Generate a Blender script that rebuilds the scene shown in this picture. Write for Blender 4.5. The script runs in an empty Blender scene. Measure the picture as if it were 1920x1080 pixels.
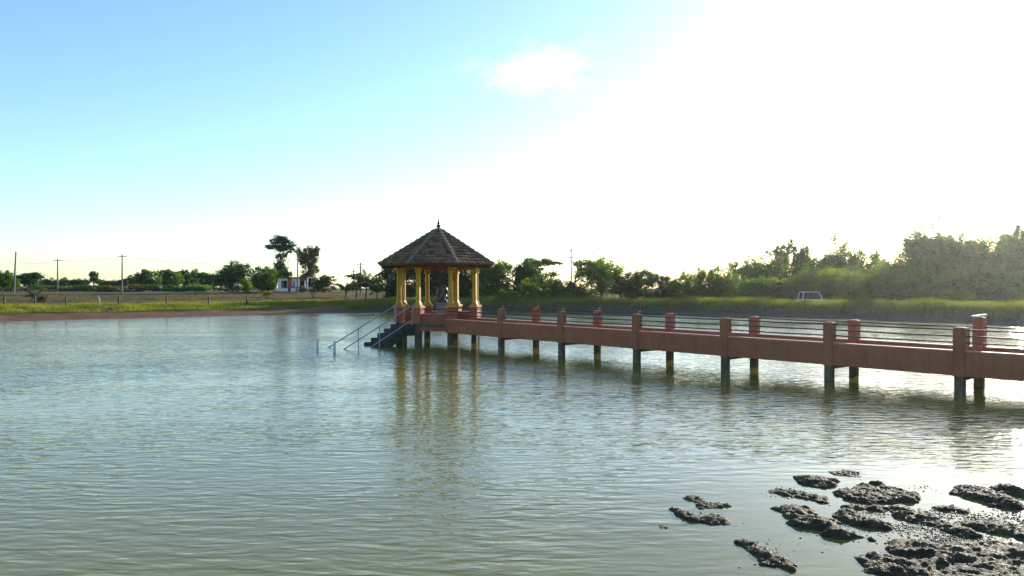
import bpy, math, random
import numpy as np
from mathutils import Vector, Matrix

R = math.radians
scene = bpy.context.scene
COL = scene.collection

# ------------------------------------------------------------------ camera
CAM_H = 2.75
cam_data = bpy.data.cameras.new('camera')
cam_data.sensor_width = 36.0
cam_data.lens = 26.25
cam_data.clip_start = 0.1
cam_data.clip_end = 6000
cam = bpy.data.objects.new('camera', cam_data)
COL.objects.link(cam)
cam.location = (0, 0, CAM_H)
cam.rotation_euler = (R(90), 0, 0)
scene.camera = cam

# ------------------------------------------------------------------ sky and sun
SUN_AZ, SUN_EL = 35.6, 12.5          # azimuth clockwise from the view axis
world = bpy.data.worlds.new('World')
scene.world = world
world.use_nodes = True
wn, wl = world.node_tree.nodes, world.node_tree.links
wn.clear()
w_out = wn.new('ShaderNodeOutputWorld')
w_bg = wn.new('ShaderNodeBackground')
w_bg.inputs['Strength'].default_value = 0.15
sky = wn.new('ShaderNodeTexSky')
sky.sky_type = 'NISHITA'
sky.sun_disc = False
sky.sun_elevation = R(SUN_EL)
sky.sun_rotation = R(SUN_AZ)
sky.altitude = 0
sky.air_density = 1.0
sky.dust_density = 0.52
sky.ozone_density = 3.0
# a wisp of cirrus high over the gazebo and one at the upper left
tc = wn.new('ShaderNodeTexCoord')


def wisp(direction, sx, sz, seed):
    d = Vector(direction).normalized()
    sub = wn.new('ShaderNodeVectorMath'); sub.operation = 'SUBTRACT'
    sub.inputs[1].default_value = d
    wl.new(tc.outputs['Generated'], sub.inputs[0])
    mp = wn.new('ShaderNodeMapping'); mp.inputs['Scale'].default_value = (1 / sx, 1 / sx, 1 / sz)
    mp.inputs['Rotation'].default_value = (0, R(-14), 0)
    wl.new(sub.outputs[0], mp.inputs['Vector'])
    ln = wn.new('ShaderNodeVectorMath'); ln.operation = 'LENGTH'
    wl.new(mp.outputs[0], ln.inputs[0])
    nz = wn.new('ShaderNodeTexNoise'); nz.inputs['Scale'].default_value = 1.9
    nz.inputs['Detail'].default_value = 8; nz.inputs['Roughness'].default_value = 0.7
    off = wn.new('ShaderNodeVectorMath'); off.operation = 'ADD'; off.inputs[1].default_value = (seed, seed * .3, 0)
    wl.new(mp.outputs[0], off.inputs[0]); wl.new(off.outputs[0], nz.inputs['Vector'])
    ad = wn.new('ShaderNodeMath'); ad.operation = 'MULTIPLY_ADD'
    ad.inputs[1].default_value = 2.2
    wl.new(nz.outputs['Fac'], ad.inputs[0])
    ng = wn.new('ShaderNodeMath'); ng.operation = 'MULTIPLY'; ng.inputs[1].default_value = -1
    wl.new(ln.outputs['Value'], ng.inputs[0]); wl.new(ng.outputs[0], ad.inputs[2])
    mr = wn.new('ShaderNodeMapRange'); mr.interpolation_type = 'SMOOTHSTEP'
    mr.inputs['From Min'].default_value = 0.05; mr.inputs['From Max'].default_value = 1.5
    wl.new(ad.outputs[0], mr.inputs['Value'])
    return mr.outputs['Result']


c1 = wisp((0.036, 1, 0.290), 0.10, 0.045, 3.1)
mx = wn.new('ShaderNodeMath'); mx.operation = 'MAXIMUM'
wl.new(c1, mx.inputs[0]); mx.inputs[1].default_value = 0
am = wn.new('ShaderNodeMath'); am.operation = 'MULTIPLY'; am.inputs[1].default_value = 0.36
wl.new(mx.outputs[0], am.inputs[0])
cl = wn.new('ShaderNodeMixRGB'); cl.blend_type = 'MIX'
cl.inputs['Color2'].default_value = (9.5, 9.8, 9.6, 1)
tint = wn.new('ShaderNodeMixRGB'); tint.blend_type = 'MULTIPLY'; tint.inputs['Fac'].default_value = 1
tint.inputs['Color2'].default_value = (0.95, 0.985, 1.0, 1)
wl.new(sky.outputs[0], tint.inputs['Color1'])
wl.new(tint.outputs[0], cl.inputs['Color1']); wl.new(am.outputs[0], cl.inputs['Fac'])
wl.new(cl.outputs[0], w_bg.inputs['Color'])
wl.new(w_bg.outputs[0], w_out.inputs['Surface'])

sun_data = bpy.data.lights.new('sun', 'SUN')
sun_data.energy = 4.5
sun_data.angle = R(0.6)
sun_data.color = (1.0, 0.93, 0.80)
sun = bpy.data.objects.new('sun', sun_data)
COL.objects.link(sun)
SUN = Vector((math.sin(R(SUN_AZ)) * math.cos(R(SUN_EL)), math.cos(R(SUN_AZ)) * math.cos(R(SUN_EL)), math.sin(R(SUN_EL))))
sun.rotation_euler = SUN.to_track_quat('Z', 'Y').to_euler()
sun.location = (60, 60, 60)

vs = scene.view_settings
vs.view_transform = 'Standard'
vs.look = 'None'
vs.exposure = 1.05
vs.gamma = 1.0
vs.use_curve_mapping = False
scene.cycles.max_bounces = 8
scene.cycles.transparent_max_bounces = 8
scene.cycles.volume_bounces = 0
scene.cycles.use_denoising = True

# ------------------------------------------------------------------ helpers
F, YH = 1400.0, 540.0                 # survey constants of the photograph


def at(px, py, Y):
    """a surveyed bearing (px, py) at distance Y -> world point"""
    return Vector(((px - 960) / F * Y, Y, CAM_H - (py - YH) / F * Y))


def gx(px, Y):
    return (px - 960) / F * Y


def tag(o, label=None, cat=None, group=None, kind=None):
    if label: o['label'] = label
    if cat: o['category'] = cat
    if group: o['group'] = group
    if kind: o['kind'] = kind
    return o


def empty(name, loc, rz=0.0):
    o = bpy.data.objects.new(name, None)
    COL.objects.link(o)
    o.location = loc
    o.rotation_euler = (0, 0, rz)
    o.empty_display_size = 0.2
    return o


def link(name, me, mat, parent=None, loc=None, smooth=False):
    if mat and not me.materials: me.materials.append(mat)
    o = bpy.data.objects.new(name, me)
    COL.objects.link(o)
    if parent: o.parent = parent
    if loc is not None: o.location = loc
    if smooth:
        me.polygons.foreach_set('use_smooth', [True] * len(me.polygons))
    return o


def np_mesh(name, verts, faces):
    """verts (N,3), faces (M,k) arrays -> mesh, fast"""
    verts = np.asarray(verts, dtype=np.float32); faces = np.asarray(faces, dtype=np.int32)
    me = bpy.data.meshes.new(name)
    k = faces.shape[1]
    me.vertices.add(len(verts)); me.vertices.foreach_set('co', verts.ravel())
    me.loops.add(faces.size); me.loops.foreach_set('vertex_index', faces.ravel())
    me.polygons.add(len(faces)); me.polygons.foreach_set('loop_start', np.arange(0, faces.size, k, dtype=np.int32))
    me.update(calc_edges=True)
    return me


class MB:
    def __init__(self): self.v = []; self.f = []

    def add(self, vs_, fs):
        n = len(self.v)
        self.v += [tuple(p) for p in vs_]
        self.f += [tuple(i + n for i in f) for f in fs]
        return self

    def box(self, x0, x1, y0, y1, z0, z1):
        return self.add([(x0, y0, z0), (x1, y0, z0), (x1, y1, z0), (x0, y1, z0), (x0, y0, z1), (x1, y0, z1), (x1, y1, z1), (x0, y1, z1)],
                        [(0, 3, 2, 1), (4, 5, 6, 7), (0, 1, 5, 4), (1, 2, 6, 5), (2, 3, 7, 6), (3, 0, 4, 7)])

    def cbox(self, x0, x1, y0, y1, z0, z1, b=0.012):
        """box with chamfered vertical edges and chamfered top and bottom"""
        ring = lambda i, z: [(x0 + b, y0 + i, z), (x1 - b, y0 + i, z), (x1 - i, y0 + b, z), (x1 - i, y1 - b, z), (x1 - b, y1 - i, z), (x0 + b, y1 - i, z), (x0 + i, y1 - b, z), (x0 + i, y0 + b, z)]
        return self.loft([ring(b * .6, z0), ring(0, z0 + b), ring(0, z1 - b), ring(b * .6, z1)])

    def loft(self, rings, cap=True):
        n = len(rings[0]); vs_ = [p for r in rings for p in r]; fs = []
        for i in range(len(rings) - 1):
            for j in range(n):
                k = (j + 1) % n
                fs.append((i * n + j, i * n + k, (i + 1) * n + k, (i + 1) * n + j))
        if cap:
            fs.append(tuple(range(n - 1, -1, -1)))
            fs.append(tuple((len(rings) - 1) * n + j for j in range(n)))
        return self.add(vs_, fs)

    def tube(self, pts, rad, n=8):
        pts = [Vector(p) for p in pts]
        rads = rad if isinstance(rad, (list, tuple)) else [rad] * len(pts)
        rings = []
        for i, p in enumerate(pts):
            d = (pts[min(i + 1, len(pts) - 1)] - pts[max(i - 1, 0)]).normalized()
            a = d.orthogonal().normalized() if abs(d.z) < .95 else Vector((1, 0, 0)).cross(d).normalized().cross(d).normalized()
            if abs(d.z) < .95:
                a = d.cross(Vector((0, 0, 1))).normalized()
            b = d.cross(a).normalized()
            rings.append([tuple(p + (a * math.cos(t) + b * math.sin(t)) * rads[i]) for t in [2 * math.pi * k / n for k in range(n)]])
        # keep winding outward
        return self.loft([r[::-1] for r in rings])

    def lathe(self, prof, n=12, c=(0, 0)):
        return self.loft([[(c[0] + r * math.cos(2 * math.pi * k / n), c[1] + r * math.sin(2 * math.pi * k / n), z) for k in range(n)] for r, z in prof])

    def build(self, name, mat, parent=None, loc=None, smooth=False):
        me = bpy.data.meshes.new(name)
        me.from_pydata(self.v, [], self.f); me.update()
        return link(name, me, mat, parent, loc, smooth)


_P = np.random.RandomState(5).rand(256, 256).astype(np.float64)


def vnoise(x, y):
    xi, yi = np.floor(x).astype(int), np.floor(y).astype(int)
    u, v = x - xi, y - yi
    u = u * u * (3 - 2 * u); v = v * v * (3 - 2 * v)
    a = _P[xi & 255, yi & 255]; b = _P[(xi + 1) & 255, yi & 255]
    c = _P[xi & 255, (yi + 1) & 255]; d = _P[(xi + 1) & 255, (yi + 1) & 255]
    return (a * (1 - u) + b * u) * (1 - v) + (c * (1 - u) + d * u) * v


def fbm(x, y, oct=4, gain=.5):
    s, a, t = 0, 1, 0
    for i in range(oct):
        s = s + a * vnoise(x * 2 ** i + 17.3 * i, y * 2 ** i + 9.1 * i); t += a; a *= gain
    return s / t

# ------------------------------------------------------------------ materials


def nodes(name):
    m = bpy.data.materials.new(name); m.use_nodes = True
    nt = m.node_tree; b = nt.nodes['Principled BSDF']
    return m, nt, b


def ramp(nt, stops, interp='LINEAR'):
    r = nt.nodes.new('ShaderNodeValToRGB'); r.color_ramp.interpolation = interp
    while len(r.color_ramp.elements) < len(stops): r.color_ramp.elements.new(0.5)
    for e, (p, c) in zip(r.color_ramp.elements, stops):
        e.position = p; e.color = (*c, 1) if len(c) == 3 else c
    return r


def mottled(name, c_a, c_b, scale=6.0, rough=.75, bump=.2, detail=6, streak=0.0, spec=.3, metallic=0, rand=0.0, dirt=None):
    m, nt, b = nodes(name)
    tcn = nt.nodes.new('ShaderNodeTexCoord')
    nz = nt.nodes.new('ShaderNodeTexNoise'); nz.inputs['Scale'].default_value = scale
    nz.inputs['Detail'].default_value = detail; nz.inputs['Roughness'].default_value = .62
    nt.links.new(tcn.outputs['Object'], nz.inputs['Vector'])
    r = ramp(nt, [(.32, c_a), (.68, c_b)])
    nt.links.new(nz.outputs['Fac'], r.inputs['Fac'])
    colo = r.outputs['Color']
    if streak > 0:
        mp = nt.nodes.new('ShaderNodeMapping'); mp.inputs['Scale'].default_value = (9, 9, .7)
        nt.links.new(tcn.outputs['Object'], mp.inputs['Vector'])
        n2 = nt.nodes.new('ShaderNodeTexNoise'); n2.inputs['Scale'].default_value = 1.2; n2.inputs['Detail'].default_value = 5
        nt.links.new(mp.outputs[0], n2.inputs['Vector'])
        r2 = ramp(nt, [(.5, (1, 1, 1)), (.75, (1 - streak, 1 - streak, 1 - streak))])
        nt.links.new(n2.outputs['Fac'], r2.inputs['Fac'])
        mu = nt.nodes.new('ShaderNodeMixRGB'); mu.blend_type = 'MULTIPLY'; mu.inputs['Fac'].default_value = 1
        nt.links.new(colo, mu.inputs['Color1']); nt.links.new(r2.outputs['Color'], mu.inputs['Color2'])
        colo = mu.outputs['Color']
    if rand > 0:
        oi = nt.nodes.new('ShaderNodeObjectInfo')
        r3 = ramp(nt, [(0, (1 - rand,) * 3), (1, (1 + rand,) * 3)])
        nt.links.new(oi.outputs['Random'], r3.inputs['Fac'])
        mu = nt.nodes.new('ShaderNodeMixRGB'); mu.blend_type = 'MULTIPLY'; mu.inputs['Fac'].default_value = 1
        nt.links.new(colo, mu.inputs['Color1']); nt.links.new(r3.outputs['Color'], mu.inputs['Color2'])
        colo = mu.outputs['Color']
    nt.links.new(colo, b.inputs['Base Color'])
    b.inputs['Roughness'].default_value = rough
    b.inputs['Specular IOR Level'].default_value = spec
    b.inputs['Metallic'].default_value = metallic
    if bump > 0:
        bp = nt.nodes.new('ShaderNodeBump'); bp.inputs['Strength'].default_value = bump; bp.inputs['Distance'].default_value = .02
        nt.links.new(nz.outputs['Fac'], bp.inputs['Height']); nt.links.new(bp.outputs[0], b.inputs['Normal'])
    return m


def leaf_mat(name, dark, light, trans, scale=.5, tw=.45):
    m, nt, b = nodes(name)
    tcn = nt.nodes.new('ShaderNodeTexCoord')
    nz = nt.nodes.new('ShaderNodeTexNoise'); nz.inputs['Scale'].default_value = scale; nz.inputs['Detail'].default_value = 3
    nt.links.new(tcn.outputs['Object'], nz.inputs['Vector'])
    r = ramp(nt, [(.3, dark), (.72, light)])
    nt.links.new(nz.outputs['Fac'], r.inputs['Fac'])
    nt.links.new(r.outputs['Color'], b.inputs['Base Color'])
    b.inputs['Roughness'].default_value = .6
    b.inputs['Specular IOR Level'].default_value = .12
    tr = nt.nodes.new('ShaderNodeBsdfTranslucent')
    mu = nt.nodes.new('ShaderNodeMixRGB'); mu.blend_type = 'MULTIPLY'; mu.inputs['Fac'].default_value = 1
    mu.inputs['Color2'].default_value = (*trans, 1)
    nt.links.new(r.outputs['Color'], mu.inputs['Color1'])
    nt.links.new(mu.outputs[0], tr.inputs['Color'])
    ms = nt.nodes.new('ShaderNodeMixShader'); ms.inputs[0].default_value = tw
    nt.links.new(b.outputs[0], ms.inputs[1]); nt.links.new(tr.outputs[0], ms.inputs[2])
    nt.links.new(ms.outputs[0], nt.nodes['Material Output'].inputs['Surface'])
    return m


M = {
    'red': mottled('terracotta_paint', (.27, .086, .040), (.35, .120, .058), 2.0, .75, .1, streak=.22),
    'red2': mottled('terracotta_paint_bright', (.33, .086, .045), (.40, .112, .058), 4, .7, .1, streak=.25),
    'lip': mottled('pale_lip', (.42, .16, .11), (.52, .25, .18), 5, .7, .1),  # paler colour for the top edges of beams and parapets
    'concrete': mottled('wet_concrete', (.085, .066, .042), (.15, .118, .078), 4, .85, .25, streak=.45, spec=.15),
    'darkshaded': mottled('dark_shaded_concrete', (.040, .038, .034), (.08, .075, .066), 4, .85, .25, streak=.35, spec=.15),  # finial's dark concrete; for the stairs, shade put into the colour
    'yellow': mottled('yellow_paint', (.45, .235, .008), (.54, .31, .014), 5, .55, .05, streak=.25),
    'orange': mottled('inner_orange', (.52, .15, .04), (.62, .22, .05), 5, .55, .05, streak=.25),
    'cream': mottled('moulding_paint', (.42, .24, .075), (.52, .31, .11), 7, .6, .08, streak=.3),
    'tile': mottled('clay_tile', (.125, .074, .040), (.24, .145, .078), 5, .9, .5, rand=.42, spec=.1),
    'ridge': mottled('ridge_mortar', (.16, .115, .085), (.27, .20, .15), 9, .85, .4),
    'timber': mottled('soffit_timber', (.08, .045, .03), (.13, .07, .045), 8, .8, .2),
    'rail': mottled('painted_rail', (.025, .028, .026), (.05, .05, .045), 12, .6, .05, spec=.25),
    'steel': mottled('pale_blue_pipe', (.20, .28, .30), (.30, .38, .39), 10, .4, .05, spec=.5),
    'white': mottled('white_pipe', (.62, .64, .63), (.78, .79, .77), 9, .6, .1, streak=.3),
    'stone': mottled('dark_stone', (.025, .027, .03), (.06, .062, .065), 14, .32, .2, spec=.6),
    'plinth': mottled('grey_plinth', (.13, .15, .155), (.20, .22, .22), 7, .7, .15),
    'bark': mottled('bark', (.07, .055, .04), (.15, .12, .085), 6, .9, .5),
    'pole': mottled('pole_concrete', (.13, .13, .12), (.21, .21, .195), 3, .85, .1),
    'wire': mottled('wire', (.06, .06, .06), (.10, .10, .10), 3, .6, 0),
    'fence': mottled('fence_stone', (.05, .038, .03), (.10, .075, .055), 4, .9, .3),
    'wall': mottled('hut_wall', (.68, .62, .57), (.80, .74, .68), 1.5, .85, .1, streak=.35),
    'brickred': mottled('hut_brick', (.22, .075, .05), (.32, .12, .08), 5, .85, .2),
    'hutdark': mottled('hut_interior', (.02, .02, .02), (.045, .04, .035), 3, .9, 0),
    'hutroof': mottled('hut_roof', (.045, .045, .045), (.09, .085, .08), 3, .85, .2),
    'purple': mottled('poster_purple', (.12, .06, .28), (.19, .09, .36), 3, .6, 0),
    'posterorange': mottled('poster_orange', (.65, .22, .06), (.80, .38, .12), 2.5, .6, 0),
    'carwhite': mottled('car_paint', (.72, .73, .73), (.80, .80, .80), 2, .25, 0, spec=.5),
    'tyre': mottled('tyre', (.015, .015, .015), (.03, .03, .03), 12, .85, .1),
    'chrome': mottled('rim', (.4, .4, .4), (.55, .55, .55), 8, .35, 0, metallic=.8),
    'bird': mottled('bird_plumage', (.03, .03, .03), (.07, .065, .06), 20, .8, 0),
    'drygrass': leaf_mat('dry_grass', (.10, .065, .03), (.17, .13, .05), (1.2, 1.1, .7), .35, .35),
    'grass': leaf_mat('grass', (.105, .135, .020), (.235, .255, .04), (1.45, 1.35, .6), .28, .5),
    'mudbits': mottled('mud_bits', (.035, .03, .024), (.07, .06, .045), 20, .5, .3),
}
LEAF = {
    'dark': leaf_mat('leaf_dark', (.022, .055, .015), (.048, .095, .024), (1.4, 1.7, .6), .7, .40),
    'mid': leaf_mat('leaf_mid', (.045, .100, .018), (.115, .185, .028), (1.7, 1.8, .5), .6, .55),
    'light': leaf_mat('leaf_light', (.075, .130, .016), (.175, .225, .030), (1.7, 1.7, .45), .6, .60),
    'olive': leaf_mat('leaf_olive', (.072, .088, .024), (.140, .145, .042), (1.3, 1.3, .6), .6, .42),
    'yellow': leaf_mat('leaf_yellow', (.14, .17, .03), (.24, .25, .05), (1.3, 1.3, .6), .6, .5),
    'rust': leaf_mat('leaf_rust', (.10, .055, .022), (.17, .10, .04), (1.2, 1.1, .7), .6, .3),
    'palm': leaf_mat('leaf_palm', (.035, .058, .020), (.075, .105, .034), (1.3, 1.3, .7), .6, .35),
}


def glass_mat():
    m, nt, b = nodes('car_glass')
    b.inputs['Base Color'].default_value = (.02, .025, .025, 1)
    b.inputs['Roughness'].default_value = .06
    return m


M['glass'] = glass_mat()


def mud_mat():
    m, nt, b = nodes('wet_mud')
    tcn = nt.nodes.new('ShaderNodeTexCoord')
    n1 = nt.nodes.new('ShaderNodeTexNoise'); n1.inputs['Scale'].default_value = 5; n1.inputs['Detail'].default_value = 8; n1.inputs['Roughness'].default_value = .7
    n2 = nt.nodes.new('ShaderNodeTexNoise'); n2.inputs['Scale'].default_value = 38; n2.inputs['Detail'].default_value = 6; n2.inputs['Roughness'].default_value = .7
    vo = nt.nodes.new('ShaderNodeTexVoronoi'); vo.inputs['Scale'].default_value = 42
    for n in (n1, n2, vo): nt.links.new(tcn.outputs['Object'], n.inputs['Vector'])
    r = ramp(nt, [(.30, (.028, .019, .011)), (.47, (.062, .044, .025)), (.58, (.095, .082, .032)), (.70, (.14, .10, .058))])
    nt.links.new(n1.outputs['Fac'], r.inputs['Fac'])
    nt.links.new(r.outputs['Color'], b.inputs['Base Color'])
    r2 = ramp(nt, [(.35, (.55,) * 3), (.7, (.95,) * 3)])
    nt.links.new(n2.outputs['Fac'], r2.inputs['Fac'])
    nt.links.new(r2.outputs['Color'], b.inputs['Roughness'])
    b.inputs['Specular IOR Level'].default_value = .10
    ad = nt.nodes.new('ShaderNodeMath'); ad.operation = 'ADD'
    nt.links.new(n2.outputs['Fac'], ad.inputs[0]); nt.links.new(vo.outputs['Distance'], ad.inputs[1])
    bp = nt.nodes.new('ShaderNodeBump'); bp.inputs['Strength'].default_value = .8; bp.inputs['Distance'].default_value = .02
    nt.links.new(ad.outputs[0], bp.inputs['Height']); nt.links.new(bp.outputs[0], b.inputs['Normal'])
    return m


M['mud'] = mud_mat()


def water_mat():
    m, nt, b = nodes('pond_water')
    L = nt.links
    b.inputs['Roughness'].default_value = .05
    b.inputs['IOR'].default_value = 1.333
    b.inputs['Specular IOR Level'].default_value = .5
    tcn = nt.nodes.new('ShaderNodeTexCoord')

    def noise(scale, mscale, rot, detail, rough=.5, dist=0):
        mp = nt.nodes.new('ShaderNodeMapping'); mp.inputs['Scale'].default_value = mscale
        mp.inputs['Rotation'].default_value = (0, 0, R(rot))
        L.new(tcn.outputs['Object'], mp.inputs['Vector'])
        n = nt.nodes.new('ShaderNodeTexNoise'); n.inputs['Scale'].default_value = scale
        n.inputs['Detail'].default_value = detail; n.inputs['Roughness'].default_value = rough
        n.inputs['Distortion'].default_value = dist
        L.new(mp.outputs[0], n.inputs['Vector'])
        return n.outputs['Fac']

    def math_(op, a, c):
        n = nt.nodes.new('ShaderNodeMath'); n.operation = op
        for i, s in enumerate((a, c)):
            if isinstance(s, (int, float)): n.inputs[i].default_value = s
            else: L.new(s, n.inputs[i])
        return n.outputs[0]

    def rng(v, a, c, d, e):
        n = nt.nodes.new('ShaderNodeMapRange'); n.interpolation_type = 'SMOOTHSTEP'
        for i, s in enumerate((a, c, d, e)): n.inputs[1 + i].default_value = s
        L.new(v, n.inputs[0]); return n.outputs[0]
    # silty green-brown body colour
    r = ramp(nt, [(.3, (.175, .152, .026)), (.7, (.210, .180, .034))])
    L.new(noise(.12, (1, 1, 1), 0, 3), r.inputs['Fac'])
    L.new(r.outputs['Color'], b.inputs['Base Color'])
    # calm water in the lee of the mud flat
    vm = nt.nodes.new('ShaderNodeVectorMath'); vm.operation = 'DISTANCE'
    L.new(tcn.outputs['Object'], vm.inputs[0]); vm.inputs[1].default_value = (4.6, 8.2, 0)
    wob = math_('ADD', vm.outputs['Value'], math_('MULTIPLY', noise(.5, (1, 1, 1), 0, 2), 2.2))
    calm = rng(wob, 2.6, 6.2, .05, 1.0)
    gust = rng(noise(.075, (.5, 1.3, 1), 8, 3, .6), .36, .66, .45, 1.45)
    amp = math_('MULTIPLY', calm, gust)
    w1 = noise(4.2, (.42, 1.4, 1), 7, .6, .45, .6)
    w2 = noise(6.6, (.45, 1.3, 1), -15, 1, .45, .5)
    w3 = noise(13.0, (.6, 1.2, 1), 4, 2, .5)
    h = math_('ADD', math_('MULTIPLY', w1, .020), math_('ADD', math_('MULTIPLY', w2, .0125), math_('MULTIPLY', w3, .0040)))
    h = math_('MULTIPLY', h, amp)
    bp = nt.nodes.new('ShaderNodeBump'); bp.inputs['Strength'].default_value = 1; bp.inputs['Distance'].default_value = 1.0
    L.new(h, bp.inputs['Height']); L.new(bp.outputs[0], b.inputs['Normal'])
    return m


M['water'] = water_mat()

# ------------------------------------------------------------------ ground and pond
SHORE = [(-44.5, 57.5), (-41.9, 61), (-36, 66.4), (-29, 72.6), (-20.6, 80), (-16, 86.5), (-7, 88), (0, 86.5), (7, 85), (14, 82), (23.7, 75.5), (31, 67.5),
         (36, 60), (38, 55), (41, 43), (38, 28), (30, 17), (21, 11), (14, 7), (7, 5), (0, 4.2), (-12, 5), (-30, 10), (-47, 22), (-52, 38), (-50, 50)]
SH = np.array(SHORE)


def shore_dist(x, y):
    """signed distance to the waterline, negative inside the pond"""
    x = np.asarray(x, float); y = np.asarray(y, float)
    d2 = np.full(x.shape, 1e12); inside = np.zeros(x.shape, bool)
    for i in range(len(SH)):
        a, b = SH[i], SH[(i + 1) % len(SH)]
        e = b - a
        t = np.clip(((x - a[0]) * e[0] + (y - a[1]) * e[1]) / (e @ e), 0, 1)
        d2 = np.minimum(d2, (x - a[0] - t * e[0]) ** 2 + (y - a[1] - t * e[1]) ** 2)
        c = ((a[1] > y) != (b[1] > y)) & (x < e[0] * (y - a[1]) / (e[1] if e[1] else 1e-9) + a[0])
        inside ^= c
    d = np.sqrt(d2)
    return np.where(inside, -d, d)


def sstep(x, a, b):
    t = np.clip((x - a) / (b - a), 0, 1)
    return t * t * (3 - 2 * t)


def ground_h(x, y):
    x = np.asarray(x, float); y = np.asarray(y, float)
    d = shore_dist(x, y) + (fbm(x * .35, y * .35, 3) - .5) * 1.1
    left = 1 - sstep(x, -24, -14)
    n = fbm(x * .6, y * .6, 4) - .5
    zl = np.interp(d, [-40, -6, 0, 5, 8.5, 14, 80], [-1.0, -.7, 0, .50, .88, 1.02, 1.95])
    zr = np.interp(d, [-40, -6, -.4, 0, 1.3, 2.6, 5, 10, 30, 80], [-1.0, -.8, -.2, 0, 1.0, 1.24, 1.24, .78, .85, 1.25])
    z = zl * left + zr * (1 - left)
    z = z + np.where(d > 0, np.minimum(d * .12, .22) * n, 0.05 * n) + .45 * left * sstep(d, 9, 16) * (fbm(x * .22 + 3, y * .55, 3) - .5)
    # low mound that carries the roadside hut
    z = z + .35 * np.exp(-(((x + 42) / 16) ** 2 + ((y - 142) / 14) ** 2))
    return z


def axis(lo, hi, step, far, grow=1.22):
    c = list(np.arange(lo, hi + .01, step)); s = step
    while c[-1] < far: s *= grow; c.append(c[-1] + s)
    s = step
    while c[0] > -far: s *= grow; c.insert(0, c[0] - s)
    return np.array(c)


gxs, gys = axis(-62, 62, .6, 1500), axis(-8, 112, .6, 1500)
GX, GY = np.meshgrid(gxs, gys)
GZ = ground_h(GX.ravel(), GY.ravel())
nx, ny = len(gxs), len(gys)
ii = np.arange(nx * ny).reshape(ny, nx)
quads = np.stack([ii[:-1, :-1], ii[:-1, 1:], ii[1:, 1:], ii[1:, :-1]], -1).reshape(-1, 4)
gme = np_mesh('ground', np.stack([GX.ravel(), GY.ravel(), GZ], 1), quads)
GD = shore_dist(GX.ravel(), GY.ravel())
att = gme.attributes.new('shore', 'FLOAT', 'POINT'); att.data.foreach_set('value', GD.astype(np.float32))


def ground_mat():
    m, nt, b = nodes('ground_soil_and_turf')
    L = nt.links
    at_ = nt.nodes.new('ShaderNodeAttribute'); at_.attribute_name = 'shore'
    tcn = nt.nodes.new('ShaderNodeTexCoord')

    def noise(s, det=5, sc=(1, 1, 1)):
        mp = nt.nodes.new('ShaderNodeMapping'); mp.inputs['Scale'].default_value = sc
        L.new(tcn.outputs['Object'], mp.inputs['Vector'])
        n = nt.nodes.new('ShaderNodeTexNoise'); n.inputs['Scale'].default_value = s; n.inputs['Detail'].default_value = det
        n.inputs['Roughness'].default_value = .65
        L.new(mp.outputs[0], n.inputs['Vector']); return n.outputs['Fac']
    soil = ramp(nt, [(.3, (.105, .050, .024)), (.55, (.165, .080, .040)), (.75, (.22, .12, .065))]); L.new(noise(1.2), soil.inputs['Fac'])
    turf = ramp(nt, [(.3, (.045, .045, .015)), (.5, (.090, .074, .024)), (.72, (.135, .086, .042))]); L.new(noise(.22, 6, (.4, 1.6, 1)), turf.inputs['Fac'])
    # a few metres of bare red laterite along the water, ragged edge
    ed = nt.nodes.new('ShaderNodeMath'); ed.operation = 'MULTIPLY_ADD'; ed.inputs[1].default_value = 5
    L.new(noise(.7), ed.inputs[0]); L.new(at_.outputs['Fac'], ed.inputs[2])
    mr = nt.nodes.new('ShaderNodeMapRange'); mr.interpolation_type = 'SMOOTHSTEP'
    mr.inputs[1].default_value = 6.4; mr.inputs[2].default_value = 8.6
    L.new(ed.outputs[0], mr.inputs[0])
    mx_ = nt.nodes.new('ShaderNodeMixRGB'); L.new(mr.outputs[0], mx_.inputs['Fac'])
    L.new(soil.outputs['Color'], mx_.inputs['Color1']); L.new(turf.outputs['Color'], mx_.inputs['Color2'])
    # steep right-hand bank: grey clay darkened by shade put into its colour
    sx = nt.nodes.new('ShaderNodeSeparateXYZ'); L.new(tcn.outputs['Object'], sx.inputs[0])
    mr2 = nt.nodes.new('ShaderNodeMapRange'); mr2.inputs[1].default_value = -22; mr2.inputs[2].default_value = -14
    L.new(sx.outputs['X'], mr2.inputs[0])
    clay = ramp(nt, [(.3, (.050, .042, .034)), (.7, (.095, .080, .060))]); L.new(noise(2.0), clay.inputs['Fac'])
    mr3 = nt.nodes.new('ShaderNodeMapRange'); mr3.inputs[1].default_value = 3.6; mr3.inputs[2].default_value = 5.6
    mr3.inputs[3].default_value = 1; mr3.inputs[4].default_value = 0
    L.new(ed.outputs[0], mr3.inputs[0])
    mm = nt.nodes.new('ShaderNodeMath'); mm.operation = 'MULTIPLY'; L.new(mr2.outputs[0], mm.inputs[0]); L.new(mr3.outputs[0], mm.inputs[1])
    mx2 = nt.nodes.new('ShaderNodeMixRGB'); L.new(mm.outputs[0], mx2.inputs['Fac'])
    L.new(mx_.outputs[0], mx2.inputs['Color1']); L.new(clay.outputs['Color'], mx2.inputs['Color2'])
    L.new(mx2.outputs[0], b.inputs['Base Color'])
    b.inputs['Roughness'].default_value = .95; b.inputs['Specular IOR Level'].default_value = .15
    bp = nt.nodes.new('ShaderNodeBump'); bp.inputs['Strength'].default_value = .7; bp.inputs['Distance'].default_value = .12
    L.new(noise(3.0, 8), bp.inputs['Height']); L.new(bp.outputs[0], b.inputs['Normal'])
    return m


ground = link('ground', gme, ground_mat(), smooth=True)
tag(ground, 'red soil bank and dry turf around the pond', 'ground', kind='structure')


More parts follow.
